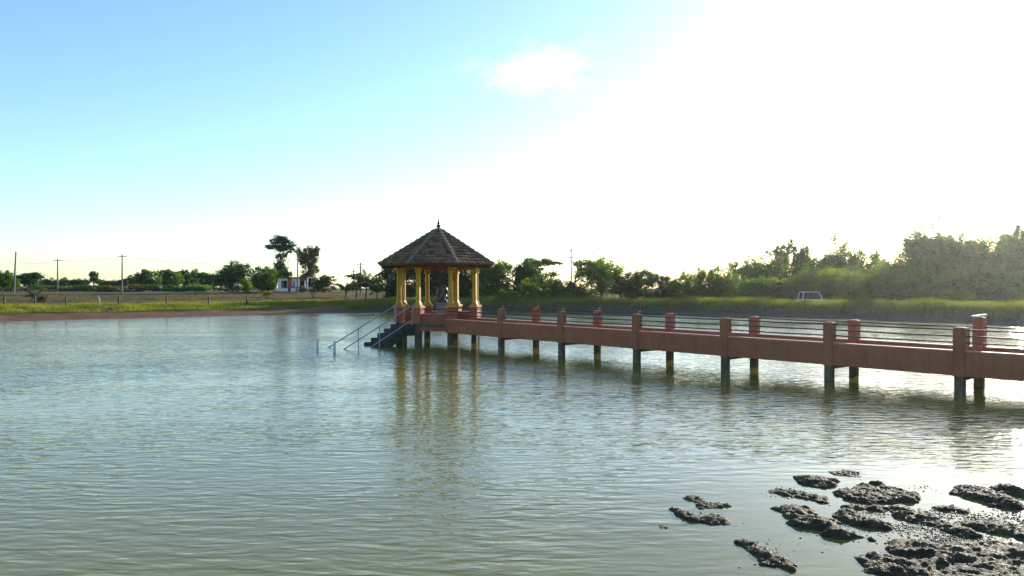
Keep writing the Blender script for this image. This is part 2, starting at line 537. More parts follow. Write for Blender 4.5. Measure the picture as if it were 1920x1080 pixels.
def gz(x, y):
    """height of the ground mesh (bilinear on its own grid, so that things stand on it)"""
    i = int(np.clip(np.searchsorted(gxs, x) - 1, 0, nx - 2)); j = int(np.clip(np.searchsorted(gys, y) - 1, 0, ny - 2))
    u = (x - gxs[i]) / (gxs[i + 1] - gxs[i]); v = (y - gys[j]) / (gys[j + 1] - gys[j])
    z = GZ.reshape(ny, nx)
    return float((z[j, i] * (1 - u) + z[j, i + 1] * u) * (1 - v) + (z[j + 1, i] * (1 - u) + z[j + 1, i + 1] * u) * v)


wmb = MB()
ctr = Vector((-4, 40))
big = [(c.x, c.y, 0.0) for c in [ctr + (Vector(p) - ctr) * 1 + (Vector(p) - ctr).normalized() * 2.2 for p in SHORE]]
wmb.add(big + [(ctr.x, ctr.y, 0.0)], [((i + 1) % len(big), len(big), i) for i in range(len(big))])
water = wmb.build('pond_water', M['water'])
for p in water.data.polygons:
    if p.normal.z < 0: p.flip()
tag(water, 'rippled green pond water reflecting the sky', 'water', kind='structure')

# ------------------------------------------------------------------ gazebo
GC = Vector((-3.77, 38.26, 0.0))
gaz = empty('gazebo', (GC.x, GC.y, .05))
tag(gaz, 'octagonal open gazebo with tiled roof and yellow columns standing over the water', 'gazebo')
RC, RE = 2.06, 3.05
Z_DECK, Z_PED, Z_EAVE, Z_APEX = 0.95, 1.78, 3.87, 5.70


def oc(theta, r, z):
    t = R(theta)
    return Vector((r * math.cos(t), -r * math.sin(t), z))


def radial(v, theta):
    """local (tangent, outward, up) -> gazebo space at bearing theta"""
    t = R(theta); o = Vector((math.cos(t), -math.sin(t), 0)); s = Vector((math.sin(t), math.cos(t), 0))
    return s * v[0] + o * v[1] + Vector((0, 0, v[2]))


def rmb(theta, boxes, chamfer=.012):
    m = MB()
    for b in boxes:
        q = MB(); q.cbox(*b, chamfer) if chamfer else q.box(*b)
        m.add([radial(p, theta) for p in q.v], [f[::-1] for f in q.f])
    return m


corner = [22.5 + 45 * k for k in range(8)]
# deck slab and ring beam
m = MB(); m.loft([[tuple(oc(t, RC + .16, z)) for t in reversed(corner)] for z in (.80, Z_DECK)])
m.build('deck', M['concrete'], gaz)
ap = (RC) * math.cos(R(22.5)); half = (RC) * math.sin(R(22.5))
for k in range(8):
    th = 45 * k
    rmb(th, [(-half - .05, half + .05, ap - .12, ap + .13, .60, 1.02)]).build('ring_beam', M['red'], gaz)
    # top beam under the eaves
    rmb(th, [(-half + .10, half - .10, ap - .09, ap + .09, 3.66, 3.90)]).build('top_beam', M['red2'], gaz)
    if th not in (45, 135):
        pw = rmb(th, [(-half + .16, half - .16, ap - .08, ap + .08, 1.02, 1.42)]).build('parapet', M['red'], gaz)
        rmb(th, [(-half + .17, half - .17, ap - .11, ap + .11, 1.423, 1.46)]).build('coping', M['lip'], pw)
        m = MB(); m.tube([radial((-half + .1, ap, 1.66), th), radial((half - .1, ap, 1.66), th)], .022, 6)
        m.build('rail', M['rail'], gaz)
for th in corner:
    ped = rmb(th, [(-.22, .22, RC - .22, RC + .22, .96, Z_PED)], .018).build('pedestal', M['red2'], gaz)
    rmb(th, [(-.25, .25, RC - .25, RC + .25, Z_PED - .05, Z_PED + .03)], .015).build('pedestal_cap', M['cream'], ped)
    # column: spreading base mouldings, square shaft, stepped capital
    shaft = MB()
    prof = [(.19, Z_PED + .03), (.19, Z_PED + .07), (.15, Z_PED + .10), (.145, Z_PED + .15), (.115, Z_PED + .20), (.095, Z_PED + .27),
            (.090, 3.30), (.090, 3.44), (.135, 3.47), (.135, 3.53), (.11, 3.56), (.15, 3.66), (.15, 3.72)]
    rings = []
    for w, z in prof:
        c = w * .18
        rings.append([radial((x, RC + y, z), th) for x, y in [(-w + c, -w), (w - c, -w), (w, -w + c), (w, w - c), (w - c, w), (-w + c, w), (-w, w - c), (-w, -w + c)][::-1]])
    shaft.loft(rings)
    co = shaft.build('column', M['yellow'], gaz)
    rmb(th, [(-.055, .055, RC - .108, RC - .082, Z_PED + .30, 3.40)], .006).build('inner_strip', M['orange'], co)  # orange strip on the column's inner face
    # pile below the deck
    rmb(th, [(-.14, .14, RC - .14, RC + .14, -1.0, .82)], .02).build('pile', M['concrete'], gaz)
# roof: boarded shell, tiles, hips
ra = RE * math.cos(R(22.5)); rise = Z_APEX - Z_EAVE; slope = math.hypot(ra, rise)
m = MB()
m.loft([[tuple(oc(t, r, z)) for t in reversed(corner)] for r, z in ((RC - .2, 3.86), (RE - .05, Z_EAVE - .09), (RE, Z_EAVE - .05), (RE, Z_EAVE - .005), (.10, Z_APEX - .06))])
roof = m.build('roof', M['timber'], gaz)
# rafters under the eaves
for k in range(16):
    th = 22.5 * k
    rr = (RE if k % 2 else ra) - .10
    m = MB(); q = [(-.035, .9), (.035, .9)]
    z_in, z_out = 3.87 + .0, Z_EAVE - .10
    m.loft([[radial(p, th) for p in ((-.035, r, z - .07), (.035, r, z - .07), (.035, r, z + .03), (-.035, r, z + .03))] for r, z in ((RC + .02, z_in), (rr, z_out))])
    m.build('rafter', M['timber'], roof)


def tile_mesh():
    """one interlocking clay tile: unit width, unit run, raised roll, thick butt"""
    xs = [-.5, -.30, -.12, .06, .24, .5]; hs = [.020, .034, .016, .034, .034, .016]
    v, f = [], []
    for y, l in ((0.0, .058), (1.12, .0)):
        for x, h in zip(xs, hs): v.append((x, y, h + l))
    for x, h in zip(xs, hs): v.append((x, 0.0, h - .010))
    n = len(xs)
    for i in range(n - 1):
        f.append((i, i + 1, n + i + 1, n + i))
        f.append((2 * n + i, 2 * n + i + 1, i + 1, i))
    me = bpy.data.meshes.new('tile'); me.from_pydata(v, [], f); me.update(); me.materials.append(M['tile'])
    return me


TILE = tile_mesh()
ROWS = 12
rnd = random.Random(3)
hid_v, hid_f = [], []
for k in range(8):
    th = 45 * k
    t = R(th); o = Vector((math.cos(t), -math.sin(t), 0)); s = Vector((math.sin(t), math.cos(t), 0))
    up = (-o * ra + Vector((0, 0, rise))).normalized(); nrm = s.cross(up).normalized()
    if nrm.z < 0: nrm = -nrm
    tang = up.cross(nrm)
    seen = th in (0, 45, 90, 135, 180)
    for r_ in range(ROWS):
        a0 = r_ / ROWS; run = slope / ROWS
        wid = 2 * ra * math.tan(R(22.5)) * (1 - a0) - .03
        n = max(1, round(wid / .29)); tw = wid / n
        for j in range(n):
            c = o * ra + Vector((0, 0, Z_EAVE)) + up * (slope * a0 - .03 + rnd.uniform(-.008, .008)) + tang * (-wid / 2 + tw * (j + .5)) + nrm * (.004 + rnd.uniform(0, .008))
            mw = Matrix(((tang.x * tw, up.x * run, nrm.x, c.x), (tang.y * tw, up.y * run, nrm.y, c.y), (tang.z * tw, up.z * run, nrm.z, c.z), (0, 0, 0, 1)))
            if seen:
                ob = bpy.data.objects.new('tile', TILE); COL.objects.link(ob); ob.parent = roof
                ob.matrix_local = mw
            else:
                b0 = len(hid_v)
                hid_v += [tuple(mw @ v.co) for v in TILE.vertices]
                hid_f += [tuple(i + b0 for i in p.vertices) for p in TILE.polygons]
me = bpy.data.meshes.new('rear_tiles'); me.from_pydata(hid_v, [], hid_f); me.update()
o = link('rear_tile_courses', me, M['tile'], roof); o['kind'] = 'stuff'
for th in corner:
    m = MB(); n = 11
    a, b = oc(th, RE + .05, Z_EAVE - .0), oc(th, .10, Z_APEX)
    for i in range(n):
        p, q = a.lerp(b, i / n), a.lerp(b, (i + 1.12) / n)
        m.tube([p + Vector((0, 0, .015)), p.lerp(q, .12) + Vector((0, 0, .03)), q], [.085, .092, .066], 8)
    m.build('hip_ridge', M['ridge'], roof, smooth=True)
m = MB()
m.lathe([(.20, Z_APEX - .10), (.21, Z_APEX + .0), (.10, Z_APEX + .045), (.06, Z_APEX + .08), (.115, Z_APEX + .15), (.12, Z_APEX + .19), (.05, Z_APEX + .25), (.045, Z_APEX + .28),
         (.085, Z_APEX + .33), (.03, Z_APEX + .39), (.022, Z_APEX + .44), (.035, Z_APEX + .47), (.012, Z_APEX + .54), (.004, Z_APEX + .62)], 12)
m.build('finial', M['darkshaded'], gaz, smooth=True)

# statue on a plinth inside the gazebo
st = empty('statue', (GC.x + .20, GC.y - .1, Z_DECK + .05))
tag(st, 'small dark statue with a rounded arch behind it on a grey plinth', 'statue')
m = MB(); m.cbox(-.34, .34, -.30, .30, 0, .12, .02); m.cbox(-.27, .27, -.24, .24, .12, .92, .02); m.cbox(-.32, .32, -.28, .28, .92, 1.02, .02)
m.build('plinth', M['plinth'], st)
m = MB()
m.lathe([(.20, 1.02), (.24, 1.06), (.22, 1.16), (.13, 1.24), (.12, 1.32), (.155, 1.44), (.14, 1.52), (.06, 1.56), (.05, 1.58), (.085, 1.62), (.095, 1.68), (.08, 1.75), (.06, 1.79), (.035, 1.86), (.01, 1.90)], 14)
for s in (-1, 1):
    m.tube([(s * .14, 0, 1.50), (s * .20, -.03, 1.38), (s * .19, -.14, 1.26), (s * .08, -.19, 1.24)], [.05, .045, .04, .03], 7)
    m.tube([(s * .06, -.02, 1.10), (s * .24, -.16, 1.11), (s * .10, -.24, 1.09)], [.085, .075, .05], 7)
m.build('figure', M['stone'], st, smooth=True)
m = MB()
arc = [(.27 * math.cos(t), .13, 1.46 + .45 * math.sin(t)) for t in [math.pi * (-.30 + 1.6 * i / 20) for i in range(21)]]
m.tube([(.25, .13, 1.02)] + arc + [(-.25, .13, 1.02)], .035, 7)
for i in range(1, 20, 2):
    p = Vector(arc[i]); d = (p - Vector((0, .13, 1.46))).normalized()
    m.tube([p, p + d * .055], [.028, .012], 6)
m.build('arch', M['stone'], st, smooth=True)

# ------------------------------------------------------------------ footbridge
B0 = Vector((-.47, 33.2, 0)); BD = Vector((.6715, -.741, 0)).normalized(); BP = Vector((.741, .6715, 0)).normalized()
br = empty('footbridge', (B0.x, B0.y, .04), math.atan2(BD.y, BD.x))
br.rotation_euler.y = .0066            # the deck falls slightly towards the shore
tag(br, 'long terracotta concrete footbridge on piles leading to the gazebo', 'bridge')
W = 1.88                              # beam to beam, local +y is the far side
T0, T1 = -4.05, 30.2
ZB, ZT, ZP = .52, 1.18, 1.80


def post_t(px, off=0.0):
    """distance along the bridge of the post seen at bearing px"""
    k = (px - 960) / F; b = B0 + BP * off
    return (k * b.y - b.x) / (BD.x - k * BD.y)


near_t = [post_t(p) for p in (940, 1053, 1194, 1360, 1555, 1800)]
near_t += [near_t[-1] + 3.65 * i for i in (1, 2, 3)]
far_t = [post_t(p, W) for p in (1005, 1120, 1256, 1414, 1601, 1836)]
far_t += [far_t[-1] + 3.65 * i for i in (1, 2)]
for y, nm in ((0, 'near'), (W, 'far')):
    bm_ = MB(); bm_.cbox(T0, T1, y - .09, y + .09, ZB, ZT - .03, .012)
    eb = bm_.build('edge_beam', M['red'], br)
    MB().cbox(T0, T1, y - .10, y + .10, ZT - .027, ZT + .012, .01).build('lip', M['lip'], eb)
MB().box(T0, T1, .092, W - .092, .62, .76).build('deck', M['concrete'], br)
rnd = random.Random(11)
for side, ts, y in ((0, near_t, 0), (1, far_t, W)):
    for i, t in enumerate(ts):
        h = ZP + rnd.uniform(-.012, .012)
        if side and i == 5: h = 2.02
        m = MB(); w = .145
        rings = []
        for z, ww in ((ZB - .012, w), (h - .06, w), (h - .02, w * .93), (h, w * .70)):
            c = ww * .16
            rings.append([(t + x, y + yy, z) for x, yy in [(-ww + c, -ww), (ww - c, -ww), (ww, -ww + c), (ww, ww - c), (ww - c, ww), (-ww + c, ww), (-ww, ww - c), (-ww, -ww + c)]])
        m.loft(rings)
        po = m.build('post', M['red2'] if side else M['red'], br)
        if (side, i) in ((0, 0), (0, 2), (1, 0), (1, 1), (0, 1)):
            MB().tube([(t + .05, y, h - .02), (t + .05, y, h + .07), (t + .13, y + .02, h + .10)], .014, 6).build('conduit_stub', M['steel'], po)
        m = MB(); m.cbox(t - .115, t + .115, y - .115, y + .115, -1.3, ZB + .02, .02)
        if gz(*(B0 + BD * t + BP * y).xy) < 0.3:
            m.build('pile', M['concrete'], br)
    for k in range(0, len(ts) - (0 if side else 0), 1):
        pass
for i, t in enumerate(near_t[:8]):
    MB().cbox(t - .11, t + .11, .116, W - .116, .40, .618, .015).build('crossbeam', M['concrete'], br)
for y, zs, ts, t_first in ((0, (1.735, 1.565, 1.40), near_t, T0 + .12), (W, (1.735, 1.46), far_t, T0 + .12)):
    for z in zs:
        m = MB(); pts = []
        for a, b in zip([t_first] + ts, ts + [T1 - .1]):
            pts += [(a, y, z), ((a + b) / 2, y + .004, z - .012)]
        pts.append((T1 - .1, y, z))
        m.tube(pts, .023, 6).build('rail', M['rail'], br)
# slim gate post and loose board on the tall post of the far side
t5 = far_t[5]
MB().cbox(t5 - .34, t5 - .25, W - .045, W + .045, ZT + .01, 1.70, .008).build('gate_post', M['red2'], br)
bd = empty('timber_board', tuple(B0 + BD * t5 + BP * W) , 0)
bd.location.z = 2.02 + .04 - t5 * .0066
tag(bd, 'short board, its sunlit top painted white, lying tilted on the tallest post of the bridge', 'board')
m = MB(); m.cbox(-.17, .17, -.11, .11, 0, .035, .006)
o = m.build('plank', M['white'], bd); o.rotation_euler = (0, R(-9), R(-18)); o.location = (0, 0, .022)  # white colour holds the sunlight on the board's top

# ------------------------------------------------------------------ steps down into the water
S_DIR = Vector((-math.sqrt(.5), -math.sqrt(.5), 0)); S_PERP = Vector((math.sqrt(.5), -math.sqrt(.5), 0))
S0 = GC + S_DIR * (ap + .13)
stp = empty('water_stairs', (S0.x, S0.y, .04), math.atan2(S_DIR.y, S_DIR.x))
tag(stp, 'concrete stair flight with shade put into its dark colour, running from the gazebo down into the water', 'stairs')
SW = .62; n_st = 9; going, riser = .385, .205
for i in range(n_st):
    z = Z_DECK + .02 - riser * (i + 1) + .12
    MB().cbox(i * going - .02, (i + 1) * going + .03, -SW, SW, z - .09, z, .012).build('tread', M['darkshaded'], stp)
    MB().box(i * going - .02, i * going + .06, -SW + .004, SW - .004, z, z + riser - .092).build('riser', M['darkshaded'], stp) if i else None
for s in (-1, 1):
    m = MB(); y0, y1 = (SW + .003, SW + .10) if s > 0 else (-SW - .10, -SW - .003)
    prof = [(-.02, .40), (-.02, 1.03)]
    for i in range(n_st):
        z = Z_DECK + .02 - riser * (i + 1) + .15
        prof += [(i * going + .06, z + riser if i == 0 else z + riser), (i * going + .06, z)]
    prof += [(n_st * going, prof[-1][1]), (n_st * going, prof[-1][1] - .5), (.55, .40)]
    m.loft([[(x, y, z) for x, z in prof] for y in (y0, y1)][::(1 if s > 0 else 1)])
    m.build('stringer', M['darkshaded'], stp)
# handrails (pale blue-grey pipe)
LOC = lambda x, s, z: S0 + S_DIR * x + S_PERP * s + Vector((0, 0, z))
SL = 2.0 / 4.0


def handrail(label, side, rails, posts):
    base = LOC(0, side, 0)
    e = empty('handrail', tuple(base))
    tag(e, label, 'handrail')
    for z0, x0, x1 in rails:
        MB().tube([LOC(x0, side, z0 - SL * x0) - base, LOC(x1, side, z0 - SL * x1) - base], .027, 8).build('rail', M['steel'], e)
    for x, z0, zb in posts:
        MB().tube([LOC(x, side, zb) - base, LOC(x, side, z0 - SL * x) - base], .022, 8).build('post', M['steel'], e)
    return e


handrail('pale pipe handrail with one bar on the far side of the stairs', -.66, [(1.98, -.1, 4.15)], [(.15, 1.98, .9), (2.35, 1.98, -.6)])
handrail('pale pipe handrail with two parallel bars beside the gazebo stairs', .66, [(1.98, -.1, 4.1), (1.28, -.1, 2.7)], [(.15, 1.98, .9), (2.05, 1.98, -.6)])
for px, py, top, lab in ((595, 655, 636, 'short white pipe stub alone in the water, farther from the stairs'), (627, 660, 640, 'short white pipe stub in the water where the far handrail ends')):
    Y = CAM_H * F / (py - YH)
    p = Vector((gx(px, Y), Y, 0))
    m = MB(); h = (py - top) * Y / F
    m.lathe([(.058, -.9), (.058, h - .01), (.05, h), (.03, h), (.03, h - .06)], 12)
    tag(m.build('pipe_stub', M['white'], None, (p.x, p.y, 0)), lab, 'pipe')

# ------------------------------------------------------------------ trees
NP = np.random.RandomState


def leaf_cloud(blobs, n, size, seed, clump=.30, zbias=.4):
    """leaf-sized bent quads gathered into clumps spread through ellipsoids -> verts, faces"""
    rs = NP(seed); P = []
    vol = np.array([(b[3] * b[4] * b[5]) ** (2 / 3) for b in blobs]); vol = vol / vol.sum()
    for b, w in zip(blobs, vol):
        k = max(int(n * w), 60); nc = max(9, int(k / 55))
        d = rs.normal(size=(nc, 3)); d /= np.linalg.norm(d, axis=1)[:, None]
        rad = .40 + .60 * rs.rand(nc) ** .6
        rad *= 1 + .16 * rs.normal(size=nc)
        c = d * rad[:, None]
        c[:, 2] = np.where(c[:, 2] < -.75, -.75, c[:, 2])
        idx = rs.randint(0, nc, k)
        cs = clump * (.6 + .8 * rs.rand(nc))
        q = c[idx] + rs.normal(size=(k, 3)) * cs[idx][:, None] * .55
        P.append(q * np.array(b[3:6]) + np.array(b[:3]))
    P = np.concatenate(P); k = len(P)
    nrm = rs.normal(size=(k, 3)); nrm[:, 2] = np.abs(nrm[:, 2]) + zbias; nrm /= np.linalg.norm(nrm, axis=1)[:, None]
    a = np.cross(nrm, rs.normal(size=(k, 3))); a /= np.linalg.norm(a, axis=1)[:, None] + 1e-9
    b = np.cross(nrm, a)
    L = size * (.65 + .7 * rs.rand(k))[:, None]; Wd = L * .5
    v = np.stack([P - a * L * .5, P + b * Wd * .5 - nrm * L * .06, P + a * L * .5, P - b * Wd * .5 - nrm * L * .06], 1).reshape(-1, 3)
    return v, np.arange(4 * k).reshape(-1, 4)


def tree(name, label, base, blobs, n, leaf, size=.24, seed=1, trunk=.16, cat='tree', group=None, clump=.30, lean=0.0, stem=True):
    """base: world point; blobs: ellipsoids relative to the base"""
    e = empty(name, tuple(base)); tag(e, label, cat, group)
    v, f = leaf_cloud(blobs, int(n * 1.7), size * 1.12, seed, clump)
    me = np_mesh('crown', v, f)
    link('crown', me, LEAF[leaf], e)
    if stem:
        rs = random.Random(seed); m = MB()
        top = max(blobs, key=lambda b: b[2])
        z1 = top[2] + top[5] * .3
        pts = [Vector((0, 0, -.25)), Vector((lean * .3 + rs.uniform(-.1, .1), 0, z1 * .3)), Vector((top[0] * .5, top[1] * .5, z1 * .65)), Vector((top[0], top[1], z1))]
        m.tube(pts, [trunk * 1.25, trunk, trunk * .65, trunk * .2], 7)
        for b in blobs:
            for q in range(3):
                t = rs.uniform(.25, .62); i = min(int(t * 3), 2); p = pts[i].lerp(pts[i + 1], t * 3 - i)
                d = Vector((rs.gauss(0, 1), rs.gauss(0, 1), rs.uniform(.1, 1))).normalized()
                tip = Vector(b[:3]) + Vector((d.x * b[3] * .7, d.y * b[4] * .7, d.z * b[5] * .6))
                mid = p.lerp(tip, .5) + Vector((0, 0, -.1 * (tip - p).length + .05))
                m.tube([p, mid, tip], [trunk * .5, trunk * .32, trunk * .08], 5)
        m.build('trunk', M['bark'], e)
    return e


def round_blobs(h, hw, seed, n=6, low=.15):
    """an uneven crown: one core and lobes of different sizes"""
    rs = random.Random(seed); out = []
    cz = h * (.5 + low * .5); rz = h * (.5 - low * .45)
    out.append((0, 0, cz, hw * .72, hw * .72, rz * .85))
    if low < .1:
        out.append((-hw * .35, -hw * .2, h * .24, hw * .6, hw * .6, h * .25))
        out.append((hw * .35, -hw * .2, h * .22, hw * .6, hw * .6, h * .24))
    for i in range(n):
        a = rs.uniform(0, 6.28); r = hw * rs.uniform(.35, .68); s = rs.uniform(.36, .58) if low < .1 else rs.uniform(.28, .50)
        z = cz + rz * rs.uniform(-.45, .75)
        out.append((r * math.cos(a), r * math.sin(a), z, hw * s, hw * s, rz * s * rs.uniform(.7, 1.15)))
    return out


def ptree(name, label, px, top, hw, Y, leaf, n=5000, size=.24, seed=1, group=None, cat='tree', low=.15, lobes=6, clump=.30, stem=True, trunk=None, sink=0.0):
    x = gx(px, Y); z0 = gz(x, Y) - sink
    h = (CAM_H - (top - YH) / F * Y - z0) * 1.08; w = hw * Y / F * 1.22
    return tree(name, label, (x, Y, z0), round_blobs(h, w, seed, lobes, low), n, leaf, size, seed, trunk or max(.07, h * .022), cat, group, clump, stem=stem)


# --- far left: scrub and trees beyond the field
ptree('scrub_tree', 'leafy olive tree at the foot of the leaning power pole', 6, 511, 22, 128, 'mid', 4200, .26, 21)
ptree('scrub_tree', 'broad dark tree between two power poles over the fence', 52, 514, 24, 135, 'dark', 4500, .26, 22)
for i, (px, top, hw) in enumerate(((88, 527, 15), (112, 523, 14), (135, 526, 14), (158, 524, 13), (196, 525, 15), (219, 527, 14), (244, 521, 15))):
    ptree('scrub_tree', 'low scrub tree in the thin line beyond the dry field', px, top, hw, 190, ('dark', 'mid', 'olive')[i % 3], 2200, .34, 30 + i, 'low scrub trees along the dry field')
ptree('slim_tree', 'slim tree poking above the low scrub beyond the field', 176, 511, 8, 186, 'dark', 1500, .32, 41, lobes=4, low=.45)
for i, (px, top, hw) in enumerate(((266, 512, 14), (286, 509, 15), (306, 512, 15), (326, 508, 16), (346, 510, 15), (366, 509, 15), (386, 513, 16), (402, 516, 13))):
    ptree('grove_tree', 'grey-green tree in the even grove beside the dark round tree', px, top, hw, 165 + (i % 3) * 5, 'mid' if i % 2 else 'dark', 3000, .32, 50 + i, 'even grove of trees beyond the field', lobes=5)
ptree('round_tree', 'dense dark round-headed tree at the end of the grove', 437, 496, 32, 140, 'dark', 8000, .27, 61, lobes=8, low=.05)
ptree('bushy_tree', 'bushy tree between the dark round tree and the hut', 490, 502, 26, 145, 'mid', 6000, .27, 62, lobes=7, low=.05)
ptree('pale_shrub', 'small pale green shrub in front of the dark round tree', 462, 524, 9, 132, 'light', 1200, .22, 63, cat='shrub', low=.05)
ptree('hedge_bush', 'dark low bush beside the left wall of the hut', 506, 520, 14, 146, 'dark', 2500, .26, 64, cat='bush', low=0.0)
for i, (px, top, hw, lf) in enumerate(((70, 536, 30, 'olive'), (120, 537, 26, 'olive'), (165, 535, 28, 'mid'), (215, 537, 28, 'olive'), (262, 533, 24, 'olive'), (300, 535, 26, 'dark'), (340, 534, 28, 'dark'), (380, 534, 26, 'mid'), (20, 532, 26, 'olive'))):
    ptree('scrub_bush', 'low tangled bush closing the gap under the field-edge trees', px, top, hw, 152 + (i % 3) * 3, lf, 1700, .3, 400 + i, 'tangled bushes along the field edge', 'bush', low=0, lobes=5, stem=False)
# tall two-tier tree behind the hut
Y = 150.0; s = Y / F
b = Vector((gx(526, Y), Y, gz(gx(526, Y), Y)))
zz = lambda py: CAM_H - (py - YH) * s - b.z
tree('tall_tree', 'tall slender tree with separate crown tiers rising behind the hut', b,
     [(-.2, 0, zz(450), 1.7, 1.6, .9), (-1.6, 0, zz(460), 1.35, 1.3, .8), (1.5, .2, zz(458), 1.5, 1.4, .8), (.3, 0, zz(466), 1.7, 1.4, .7), (2.1, 0, zz(470), .8, .8, .45),
      (-.2, 0, zz(482), .75, .7, .55), (.9, 0, zz(478), .7, .7, .4), (-.1, 0, zz(498), 1.1, 1.1, .8), (0, 0, zz(508), 1.9, 1.7, .8), (-.5, .3, zz(517), 2.1, 1.8, .7), (1.4, 0, zz(515), 1.3, 1.2, .5)],
     7600, 'dark', .30, 71, .20, clump=.34)
Y = 149.0
b = Vector((gx(578, Y), Y, gz(gx(578, Y), Y)))
tree('feathery_tree', 'open-crowned tree with upswept branches at the right end of the hut', b,
     [(-1.4, 0, zz(478), 1.1, 1.0, 1.2), (-.2, 0, zz(474), 1.2, 1.0, 1.1), (1.0, .2, zz(478), 1.2, 1.1, 1.5), (1.7, 0, zz(472), .5, .5, .9), (.3, 0, zz(492), 1.6, 1.3, 1.2), (-1.3, 0, zz(492), .8, .8, .7),
      (.9, 0, zz(505), 1.3, 1.2, .9), (0, 0, zz(518), 1.6, 1.4, 1.0)], 5200, 'olive', .30, 72, .17, clump=.34)
ptree('hedge_bush', 'spreading dark bush behind the right end of the hut', 603, 519, 26, 146, 'dark', 4200, .27, 73, cat='bush', low=0.0)
ptree('hedge_bush', 'low grey bush pressed against the front corner of the hut', 566, 537, 10, 137, 'olive', 1200, .2, 74, cat='bush', low=0.0)

# --- palms


def palm(label, px, top, Y, seed, hw=22, fronds=20, group=None):
    x = gx(px, Y); z0 = gz(x, Y); H = CAM_H - (top - YH) / F * Y - z0
    e = empty('palm_tree', (x, Y, z0)); tag(e, label, 'palm', group)
    rs = random.Random(seed); Lf = max(hw * Y / F, H * .72); zt = max(H - Lf * .86, .35)
    m = MB(); m.tube([(0, 0, -.2), (.05, 0, zt * .5), (.12, 0, zt)], [.17, .13, .10], 8)
    m.build('trunk', M['bark'], e)
    v, f = [], []
    for k in range(fronds):
        a = 6.283 * k / fronds + rs.uniform(-.2, .2); el = rs.uniform(.25, 1.45); L = Lf * rs.uniform(.8, 1.15)
        d = Vector((math.cos(a), math.sin(a), 0)); sd = Vector((-d.y, d.x, 0)); N = 13; p = Vector((.12, 0, zt))
        prev = None
        for i in range(N):
            el2 = el - 1.5 * (i / N) ** 1.5
            q = p + (d * math.cos(el2) + Vector((0, 0, math.sin(el2)))) * (L / N)
            ll = L * .34 * math.sin(math.pi * (.12 + .86 * i / N))
            for s_ in (-1, 1):
                tip = p.lerp(q, .5) + sd * s_ * ll * .8 + d * ll * .35 + Vector((0, 0, -ll * rs.uniform(.25, .75)))
                n0 = len(v); v += [tuple(p), tuple(q), tuple(tip)]; f.append((n0, n0 + 1, n0 + 2))
            p = q
    link('crown', np_mesh('crown', v, f), LEAF['palm'], e)


palm('young palm beside the twin power poles, with the tallest upright fronds', 686, 497, 108, 81, 26, 26)
palm('low palm left of the twin power poles with drooping fronds', 648, 523, 112, 82, 20, 18)
palm('stubby palm between the twin power poles and the gazebo', 706, 520, 106, 83, 20, 18)
palm('lone stubby palm standing in the field by the fence', 60, 541, 84, 86, 14, 14)
ptree('brown_bush', 'rusty brown bush beside the lone stubby palm in the field', 76, 556, 10, 82, 'rust', 900, .16, 88, cat='bush', low=0, stem=False)
palm('half-hidden palm at the foot of the taller power pole', 668, 518, 114, 84, 18, 16)

# --- trees behind the gazebo and along the far bank
for i, (px, top, hw, Y, lf, n, lab) in enumerate((
        (742, 500, 26, 102, 'dark', 5200, 'dark leafy tree whose ragged left edge shows beside the gazebo stairs'),
        (786, 488, 30, 106, 'dark', 6000, 'dense dark tree directly behind the left columns of the gazebo'),
        (828, 494, 30, 104, 'dark', 6000, 'dense dark tree directly behind the statue of the gazebo'),
        (874, 492, 28, 103, 'dark', 5600, 'dense dark tree directly behind the right columns of the gazebo'),
        (926, 497, 34, 98, 'mid', 6500, 'spreading green tree just clear of the right eave of the gazebo'),
        (986, 494, 26, 100, 'dark', 6200, 'compact dark tree with a small pointed top, left of the arching tree'))):
    ptree('bank_tree', lab, px, top, hw, Y, lf, int(n * 1.4), .27, 90 + i, low=.0, lobes=9)
Y = 104.0; s = Y / F
b = Vector((gx(1022, Y), Y, gz(gx(1022, Y), Y)))
tree('arching_tree', 'open tree with a flat arching crown and a gap of sky beneath', b,
     [(-1.9, 0, zz(490), 1.3, 1.2, .45), (-.6, 0, zz(491), 1.5, 1.3, .6), (.8, 0, zz(492), 1.3, 1.2, .4), (1.6, 0, zz(494), .8, .7, .25), (-1.3, 0, zz(505), 1.0, 1.0, .8), (1.2, 0, zz(514), .9, .8, .3),
      (-.8, 0, zz(520), 1.4, 1.2, .8), (0, 0, zz(532), 2.0, 1.6, .8)], 5200, 'mid', .22, 97, .15, clump=.32)
for i, (px, top, hw, Y, lf, n) in enumerate(((1000, 532, 22, 92, 'light', 3200), (1042, 526, 26, 94, 'light', 3600), (1078, 528, 20, 95, 'olive', 3000), (952, 543, 18, 90, 'light', 2400))):
    ptree('bank_bush', ('sunlit bush under the compact dark tree', 'sunlit bush under the arching tree', 'olive bush at the foot of the lone power pole', 'low bright bush beside the small bank sapling')[i], px, top, hw, Y, lf, n, .2, 110 + i, cat='bush', low=0)
ptree('bank_tree', 'wide dark tree with a lacy sunlit top, right of the lone power pole', 1128, 491, 44, 99, 'mid', 9500, .23, 120, low=0, lobes=11)
ptree('bank_tree', 'dark tree hugging the right flank of the wide lacy tree', 1188, 512, 32, 97, 'dark', 6500, .24, 121, low=0, lobes=8)
